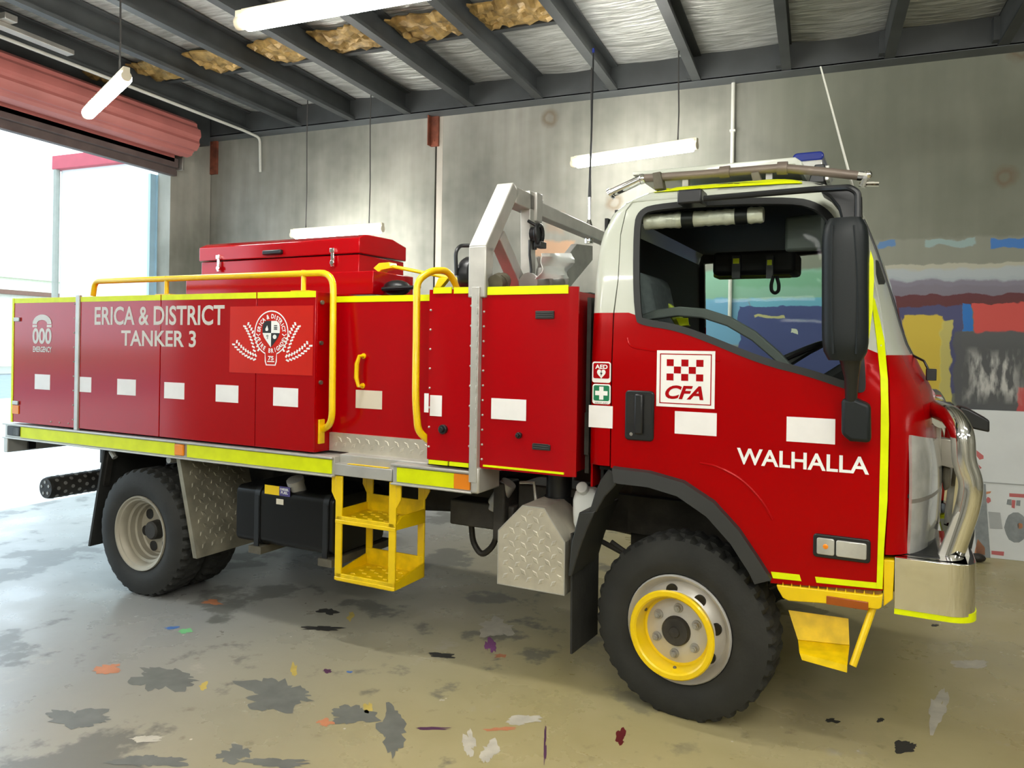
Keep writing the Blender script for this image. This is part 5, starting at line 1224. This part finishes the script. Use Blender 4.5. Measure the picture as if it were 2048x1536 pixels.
m.loft([[(a[0], -.72, a[1]-.012), (a[0], .72, a[1]-.012), (a[0], .72, a[1]+.006), (a[0], -.72, a[1]+.006)], [(b[0], -.72, b[1]-.034), (b[0], .72, b[1]-.034), (b[0], .72, b[1]), (b[0], -.72, b[1])], [(c_[0], -.70, c_[1]-.05), (c_[0], .70, c_[1]-.05), (c_[0], .70, c_[1]-.004), (c_[0], -.70, c_[1]-.004)]])
pl = m.build('roof_plate', 'white', T, bevel=.004)
for X in (-.1, .30):
    for y in (-.6, .6): m = MB(); m.box(X, X+.03, y-.02, y+.02, 2.44, 2.54); m.build('plate_leg', 'alu', pl)
a, b = S(1590, 316, -.25), S(1638, 334, -.25)
m = MB(); m.prism(rrect(a[0], b[0]+.03, b[1]+.012, a[1], .022), -.35, .25); bc = m.build('beacon_bar', 'blue', T, bevel=.012)
m = MB(); m.box(a[0]+.005, b[0]+.025, -.352, .25, b[1]-.025, b[1]+.014); m.build('beacon_base', 'clear', bc, bevel=.006)
a, b = S(1617, 333, -.55), S(1650, 354, -.55); m = MB(); m.prism([(a[0], b[1]-.03), (b[0], b[1]-.03), (b[0], a[1]), (a[0]+.03, a[1])], -.58, -.42); fl = m.build('flasher_lamp', 'black', T, bevel=.005); m = MB(); m.box(b[0], b[0]+.02, -.57, -.43, b[1]-.02, a[1]-.006); m.build('lamp_lens', 'clear', fl, bevel=.004)
m = MB(); m.box(-.2, .5, -.4, .4, 2.45, 2.49); m.build('roof_pod', 'white', T, bevel=.015)

# ---- wheels: built facing -Y at the wheel centre, then set on the truck
def wheel(name, loc, face, ring_guard, flip_=False, dish=False, steer=0.):
    """face: outer face of the tyre; width of tyre .235"""
    RT, RW_, WT = .416, .238, .235
    m = MB(); n = 108; prof = []
    base = [(RW_-.004, .045), (RW_+.01, .012), (RW_+.04, .000), (.31, -.006), (.36, .002), (.395, .018)]
    for k in range(n):
        a = 2*PI*k/n; lug = (k % 3) != 0; lug2 = ((k+1) % 3) != 0
        rr = [(r, h) for r, h in base]
        rr += [(.410 if lug else .388, .026), (RT if lug else .394, .042), (RT if lug else .394, .075), (RT if lug2 else .405, .085), (RT if lug2 else .405, WT-.085), (RT if lug else .402, WT-.075), (RT if lug else .402, WT-.045), (.408 if lug else .396, WT-.03), (.395, WT-.018), (.31, WT), (RW_, WT-.02)]
        prof.append([(r*math.cos(a), h, r*math.sin(a)) for r, h in rr])
    rv = [[m.bm.verts.new(p) for p in pr_] for pr_ in prof]
    for i in range(n):
        A, B = rv[i], rv[(i+1) % n]
        for j in range(len(A)-1): m.bm.faces.new((A[j], B[j], B[j+1], A[j+1]))
    s = -1 if flip_ else 1
    mt = Matrix.Translation(loc) @ Matrix.Rotation(steer, 4, 'Z') @ Matrix.Scale(s, 4, (0, 1, 0)) @ Matrix.Translation((0, face, 0))
    m.xform(mt)
    for v in m.bm.verts: v.co.z = max(v.co.z, .0)            # the contact patch sits flat
    w = m.build(name, 'rubber', T, smooth=30)
    m = MB()
    if not dish:
        m.lathe([(.244, .010), (.238, .000), (.228, .010), (.218, .035), (.205, .05), (.19, .035), (.165, .010), (.14, -.005), (.0, -.005)], 48)
    else:
        m.lathe([(.244, .012), (.240, .002), (.232, .004), (.222, .018), (.214, .020), (.205, .036), (.202, .070), (.186, .076), (.182, .11), (.172, .118), (.168, .150), (.158, .158), (.150, .150), (.11, .146), (.0, .146)], 56)
    m.lathe([(.238, .012), (.238, .22)], 48)
    m.xform(mt).build('rim', 'rimdirty' if dish else 'rim', w, smooth=35)
    m = MB(); hr_, hh = (.172, .024) if not dish else (.122, .150); nh = 8 if not dish else 6
    for i in range(nh):
        a = 2*PI*i/nh+.2; c = (hr_*math.cos(a), hh-.008, hr_*math.sin(a)); m.cyl(c, (c[0], c[1]+.012, c[2]), .027 if not dish else .034, 16)
    m.xform(mt).build('rim_holes', 'inkblack', w)
    m = MB()
    if not dish:
        m.lathe([(.0, -.032), (.058, -.030), (.064, -.022), (.066, 0)], 28); m.lathe([(.0, -.040), (.022, -.038), (.026, -.03)], 16)
        m.xform(mt).build('hub_cap', 'chassis', w)
        for i in range(6):
            a = 2*PI*i/6+.45; m = MB(); c = (.103*math.cos(a), -.005, .103*math.sin(a)); m.cyl(c, (c[0], -.012, c[2]), .021, 14); m.cyl((c[0], -.012, c[2]), (c[0], -.030, c[2]), .014, 6); m.cyl((c[0], -.03, c[2]), (c[0], -.036, c[2]), .008, 8)
            m.xform(mt).build('wheel_nut', 'alud', w)
    else:
        m.lathe([(.0, .085), (.050, .085), (.060, .095), (.066, .16)], 24); m.xform(mt).build('hub_cap', 'chassis', w)
    if ring_guard:
        m = MB(); m.lathe([(.196, -.074), (.190, -.082), (.172, -.082), (.165, -.076), (.152, -.006), (.140, -.004), (.140, -.001), (.158, -.001), (.178, -.02), (.184, -.055), (.192, -.064)], 56, closed=True)
        m.xform(mt).build('guard_ring', 'yellow', w, smooth=35)
        for i in range(3):
            a = 2*PI*i/3+.55; c = Vector((.1575*math.cos(a), -.032, .1575*math.sin(a))); m = MB(); m.ball(c, .009, 8)
            m.xform(mt).build('guard_bolt', 'grime', w)
    return w
SW = -R(6)
for sd_ in (-1, 1):
    wheel('front_wheel', (.02, sd_*.88, .400), -.12, sd_ < 0, sd_ > 0, steer=SW)
RX = -3.50
wheel('rear_wheel', (RX, 0, .405), -1.10, False, False, True)
for fl_ in (False, True): wheel('rear_wheel', (RX, 0, .405), -.845, False, fl_, True)
wheel('rear_wheel', (RX, 0, .405), -1.10, False, True, True)

# ---- chassis and running gear (glimpsed below the tray)
m = MB()
for y in (-.42, .36): m.box(-4.9, 1.02, y, y+.06, .66, .86)
for X in (-4.6, -3.0, -2.2, -1.2, -.5, .7): m.box(X, X+.08, -.42, .42, .68, .80)
m.build('chassis_frame', 'chassis', T)
m = MB(); m.cyl((RX, -.85, .42), (RX, .85, .42), .06, 12); m.ball((RX, .05, .42), .17, 14, (1, .8, 1)); m.cyl((.02, -.80, .42), (.02, .80, .42), .055, 12); m.build('axles', 'chassis', T)
m = MB(); m.ball((.05, .25, .44), .16, 14, (1, .8, 1)); m.build('front_differential', 'grime', T)
for (Xc, yy_) in ((RX, -.5), (RX, .5), (.02, -.46), (.02, .46)):
    m = MB()
    for k in range(4): m.tube([(Xc-.62+.1*k, yy_, .62-.012*k), (Xc-.3, yy_, .50-.012*k), (Xc, yy_, .47-.014*k), (Xc+.3, yy_, .50-.012*k), (Xc+.62-.1*k, yy_, .62-.012*k)], .014, 6, fillet=.15)
    m.build('leaf_spring', 'chassis', T)
m = MB(); m.tube([(-3.4, 0, .46), (-1.25, .02, .62)], .045, 10); m.tube([(-1.05, .1, .60), (.05, .25, .46)], .04, 10); m.build('drive_shaft', 'chassis', T)
m = MB(); m.box(-1.35, -.85, -.25, .25, .48, .86); m.ball((-.98, -.02, .46), .17, 14, (1, .9, .8)); m.box(-.8, .35, -.30, .30, .62, 1.08); m.build('gearbox', 'grime', T, bevel=.03)
m = MB(); y, z = SX(867, 1020, -1.3); m.tube([(-1.36, -.5, .66), (-1.34, -.5, .50), (-1.28, -.5, .43), (-1.20, -.5, .50), (-1.17, -.5, .62)], .018, 8, fillet=.08); m.build('brake_line_loop', 'chassis', T)
a, b = S(1018, 965, -.75), S(990, 1010, -.75); m = MB(); m.cyl((a[0], -.75, a[1]), (b[0], -.75, b[1]), .045, 14); m.cyl((b[0], -.75, b[1]), (b[0]-.01, -.75, b[1]-.03), .03, 12); m.build('air_filter_canister', 'alud', T, bevel=.004)
m = MB(); a, b = S(1040, 965, -.8), S(1068, 965, -.8); c_ = S(1072, 1004, -.8); m.tube([(a[0], -.8, a[1]), (b[0], -.8, b[1]), (c_[0], -.8, c_[1])], .008, 6); m.build('support_rod', 'alu', T)
m = MB(); X, z = S(1115, 985, -.72); m.cyl((X, -.70, z-.07), (X, -.70, 1.07), .068, 16); m.cyl((X, -.70, z-.05), (X, -.70, z-.02), .078, 16); m.build('intake_duct', 'black', T)
m = MB(); m.box(-.455, -.435, -.98, .9, 1.06, 1.9); m.box(-.452, -.43, -1.0, -.9, 1.15, 1.35); m.build('cab_back_ducting', 'chassis', T)
m = MB(); m.box(-1.35, -.95, -.75, -.6, .66, .80); m.box(-.95, -.60, -.70, -.45, .62, .92); m.box(-1.05, -.98, -.80, -.62, .62, .93); m.build('valve_block', 'chassis', T, bevel=.01)
m = MB(); m.box(-2.9, -1.2, -.60, -.50, .86, .98); m.box(-4.8, -1.05, -.9, .9, .935, .98); m.build('tray_bearer', 'chassis', T)

# ---- rear mudguard plates and flaps
m = MB(); a, b, c_ = S(207, 902, -1.06), S(176, 1092, -1.06), S(214, 1085, -1.06)
m.loft([[(a[0], -1.06, .93), (a[0]+.02, -1.06, .93), (a[0]+.02, -.55, .93), (a[0], -.55, .93)], [(b[0], -1.06, b[1]), (b[0]+.02, -1.06, b[1]), (b[0]+.02, -.55, b[1]), (b[0], -.55, b[1])]]); m.build('rear_mud_flap', 'rubber', T)
m = MB(); m.prism([(a[0]+.04, .93), (a[0], .93), (a[0]-.06, .70), (a[0]-.02, .66)], -1.04, -1.0); m.build('flap_bracket', 'chassis', T)
q = [S(*p, -1.06) for p in ((352, 915), (364, 915), (399, 1113), (386, 1116))]
e1, e2 = SX(470, 965, q[2][0]+.02), SX(472, 1090, q[2][0]+.02)
m = MB(); X0, z0 = q[0]; X1, z1 = q[3]
m.loft([[(X0, -1.06, z0), (X0+.035, -1.06, z0), (X0+.035, -.52, z0), (X0, -.52, z0)], [(X1, -1.06, z1), (X1+.035, -1.06, z1), (X1+.035, -.52, z1), (X1, -.52, z1)]])
def PM(u, v, h):
    t = (v-z0)/(z1-z0); X = X0+(X1-X0)*t+.035+h; return (X, u, v)
lozenges(m, -1.03, -.55, z1+.03, z0-.03, PM, du=.075, size=.05, h=.004)
m.build('mudguard_plate', 'dirtychecker', T, smooth=0)
m = MB(); y, z = -1.05, .90; X = S(345, 918, -1.04)[0]; m.cyl((X, -1.07, z), (X, -1.0, z), .022, 10); X = S(232, 908, -1.04)[0]; m.tube([(X-.02, -1.06, z+.01), (X+.02, -1.06, z-.03)], .018, 8); m.build('guard_pin', 'alud', T)
# ---- fuel tank
FY = -1.0; a, b = S(473, 970, FY), S(667, 992, FY)
TX0, TX1, TZ1, TZ0 = a[0], b[0], a[1]+.004, .445
m = MB(); m.prism(rrect(-1.0, -.52, TZ0, TZ1, .045), TX0, TX1, 'x'); ft = m.build('fuel_tank', 'blacktank', T, bevel=.008)
for X in (TX0+.16, TX1-.07):
    m = MB(); m.prism(rrect(-1.006, -.515, TZ0-.006, TZ1+.006, .05)+rrect(-1.0, -.52, TZ0, TZ1, .045)[::-1], X, X+.04, 'x'); m.box(X, X+.035, -1.008, -1.0, TZ0-.05, TZ1-.05); m.build('tank_strap', 'black', ft)
for X in (TX0+.13, TX1-.09): m = MB(); m.box(X, X+.10, -1.02, -.45, TZ0-.055, TZ0-.012); m.build('tank_bracket', 'grime', ft)
X, z = S(598, 966, -.93); m = MB(); m.cyl((X, -.93, TZ1-.01), (X, -.96, TZ1+.055), .046, 16); m.cyl((X, -.955, TZ1+.045), (X, -.965, TZ1+.068), .052, 12); m.build('filler_cap', 'alud', ft)
for (p0, p1, mt) in (((530, 969), (559, 991), 'lime'), ((559, 972), (580, 994), 'purple'), ((553, 997), (567, 1010), 'cream')):
    a, b = S(*p0, FY), S(*p1, FY); m = MB(); m.box(a[0], b[0], FY-.002, FY+.002, b[1], a[1]); lb = m.build('tank_sticker', mt if mt != 'lime' else 'yellow', ft)
    if mt == 'purple':
        m = MB(); h = a[1]-b[1]; put_text(m, 'DIESEL', a[0]+.008, b[0]-.008, b[1]+h*.58, b[1]+h*.82, FY-.0026, bold=.02); put_text(m, 'FUEL', a[0]+.014, b[0]-.014, b[1]+h*.22, b[1]+h*.50, FY-.0026, bold=.02); m.build('sticker_lettering', 'vinyl', ft, smooth=0, flip=False)
# ---- yellow access ladder
LY0, LY1 = -1.085, -.80
m = MB()
def post(X0, X1, outer):
    w_ = X1-X0
    for y in (LY0, LY1-.012):
        s_ = -1 if outer < 0 else 1
        base = [(X0, .355), (X1, .355), (X1, .93), (X0, .93)]
        m.prism(base, y, y+.012)
        bx = (X0-.0, X0-.03) if s_ < 0 else (X1, X1+.03)
        m.prism([(bx[0], .93), (bx[1], .93), (bx[1], .84), (bx[0], .79)], y, y+.012)
X0, X1 = -1.885, -1.478
post(X0, X0+.045, -1); post(X1-.045, X1, 1)
for X in (X0, X1-.012): 
    m.prism([(LY0, .355), (LY1, .355), (LY1, .44), (LY0+.03, .40), (LY0, .40)], X, X+.012, 'x'); m.prism([(LY0, .675), (LY1, .66), (LY1, .74), (LY0+.06, .74), (LY0, .70)], X, X+.012, 'x')
m.box(X0, X1, LY0-.002, LY0+.010, .355, .374); m.box(X0, X1, LY0-.002, LY0+.010, .668, .69)
ladder = m.build('access_ladder', 'yellow', T, bevel=.003)
for z in (.372, .688):
    m = MB(); m.box(X0+.01, X1-.01, LY0+.01, LY1, z, z+.008)
    m.box(X0+.01, X1-.01, LY0, LY0+.012, z-.020, z+.022); m.box(X0+.01, X1-.01, LY1-.014, LY1-.002, z, z+.10)
    for i in range(6):
        for j in range(3): m.tube([(X0+.06+i*.055, LY0+.07+j*.07+(i % 2)*.03, z+.009), (X0+.09+i*.055, LY0+.07+j*.07+(i % 2)*.03, z+.009)], .006, 6)
    tr_ = m.build('tread', 'wornyellow', ladder, bevel=.002)
# ---- chequered-plate battery box
q = [S(*p, -1.0) for p in ((995.5, 1060), (1045, 1011), (1089, 1013), (1131, 1086), (1128.5, 1194), (995, 1165))]
zb_ = (q[4][1]+q[5][1])/2; xl, xr = (q[0][0]+q[5][0])/2, (q[3][0]+q[4][0])/2
oq = [(xl, q[0][1]), (q[1][0], q[1][1]+.002), (q[2][0], q[1][1]+.002), (xr, q[3][1]+.004), (xr, zb_), (xl, zb_)]
m = MB(); m.prism(oq, -1.0, -.72)
lozenges(m, xl+.012, xr-.008, zb_+.015, q[1][1]-.01, lambda u, v, h: (u, -1.0-h, v), du=.066, size=.047, ok=lambda u, v: all(inside((u+a_, v+b_), oq) for a_ in (-.02, .02) for b_ in (-.02, .02)))
m.build('battery_box', 'checker', T, smooth=0)
m = MB(); n = len(oq); ins = shrink(oq, .006)
m.loft([[(o_[0], -1.002, o_[1]), (i_[0], -1.002, i_[1])] for o_, i_ in zip(oq+oq[:1], ins+ins[:1])], closed=False, caps=False); m.build('box_edge', 'alu', T, solid=.002)
# ---- washer bottle
a, b = S(1143, 975, -.86), S(1196, 1062, -.86)
m = MB(); rings = []
for z, k in ((b[1]-.02, .75), (b[1]+.02, .95), (b[1]+.08, 1.), (a[1]-.06, 1.), (a[1]-.02, .85), (a[1]+.0, .5)):
    cx_ = (a[0]+b[0])/2-.0; rings.append([(cx_+u*k*(b[0]-a[0])*.95, -.81+v*k*.10, z) for u, v in rrect(-.5, .5, -.5, .5, .18)])
m.loft(rings); wb = m.build('washer_bottle', 'bottle', T, bevel=.006)
X, z = S(1169, 976, -.83); m = MB(); m.tube([(X, -.82, z-.02), (X, -.87, z+.012)], .030, 14); m.build('bottle_cap', 'bottle', wb, bevel=.004)

# the roots of things built in truck or room coordinates are moved to their own base
def rebase(t):
    bpy.context.view_layer.update()
    pts = [t.matrix_world.inverted() @ (c.matrix_world @ Vector(b)) for c in t.children for b in c.bound_box]
    base = Vector((sum(p.x for p in pts)/len(pts), sum(p.y for p in pts)/len(pts), min(p.z for p in pts)))
    for c in t.children: c.location = c.location-base
    t.location = t.matrix_world @ base
for o in list(COL.objects):
    if o.parent is None and o.name.split('.')[0] in ('sign_board', 'sunshade_roll', 'safety_vest'): rebase(o)
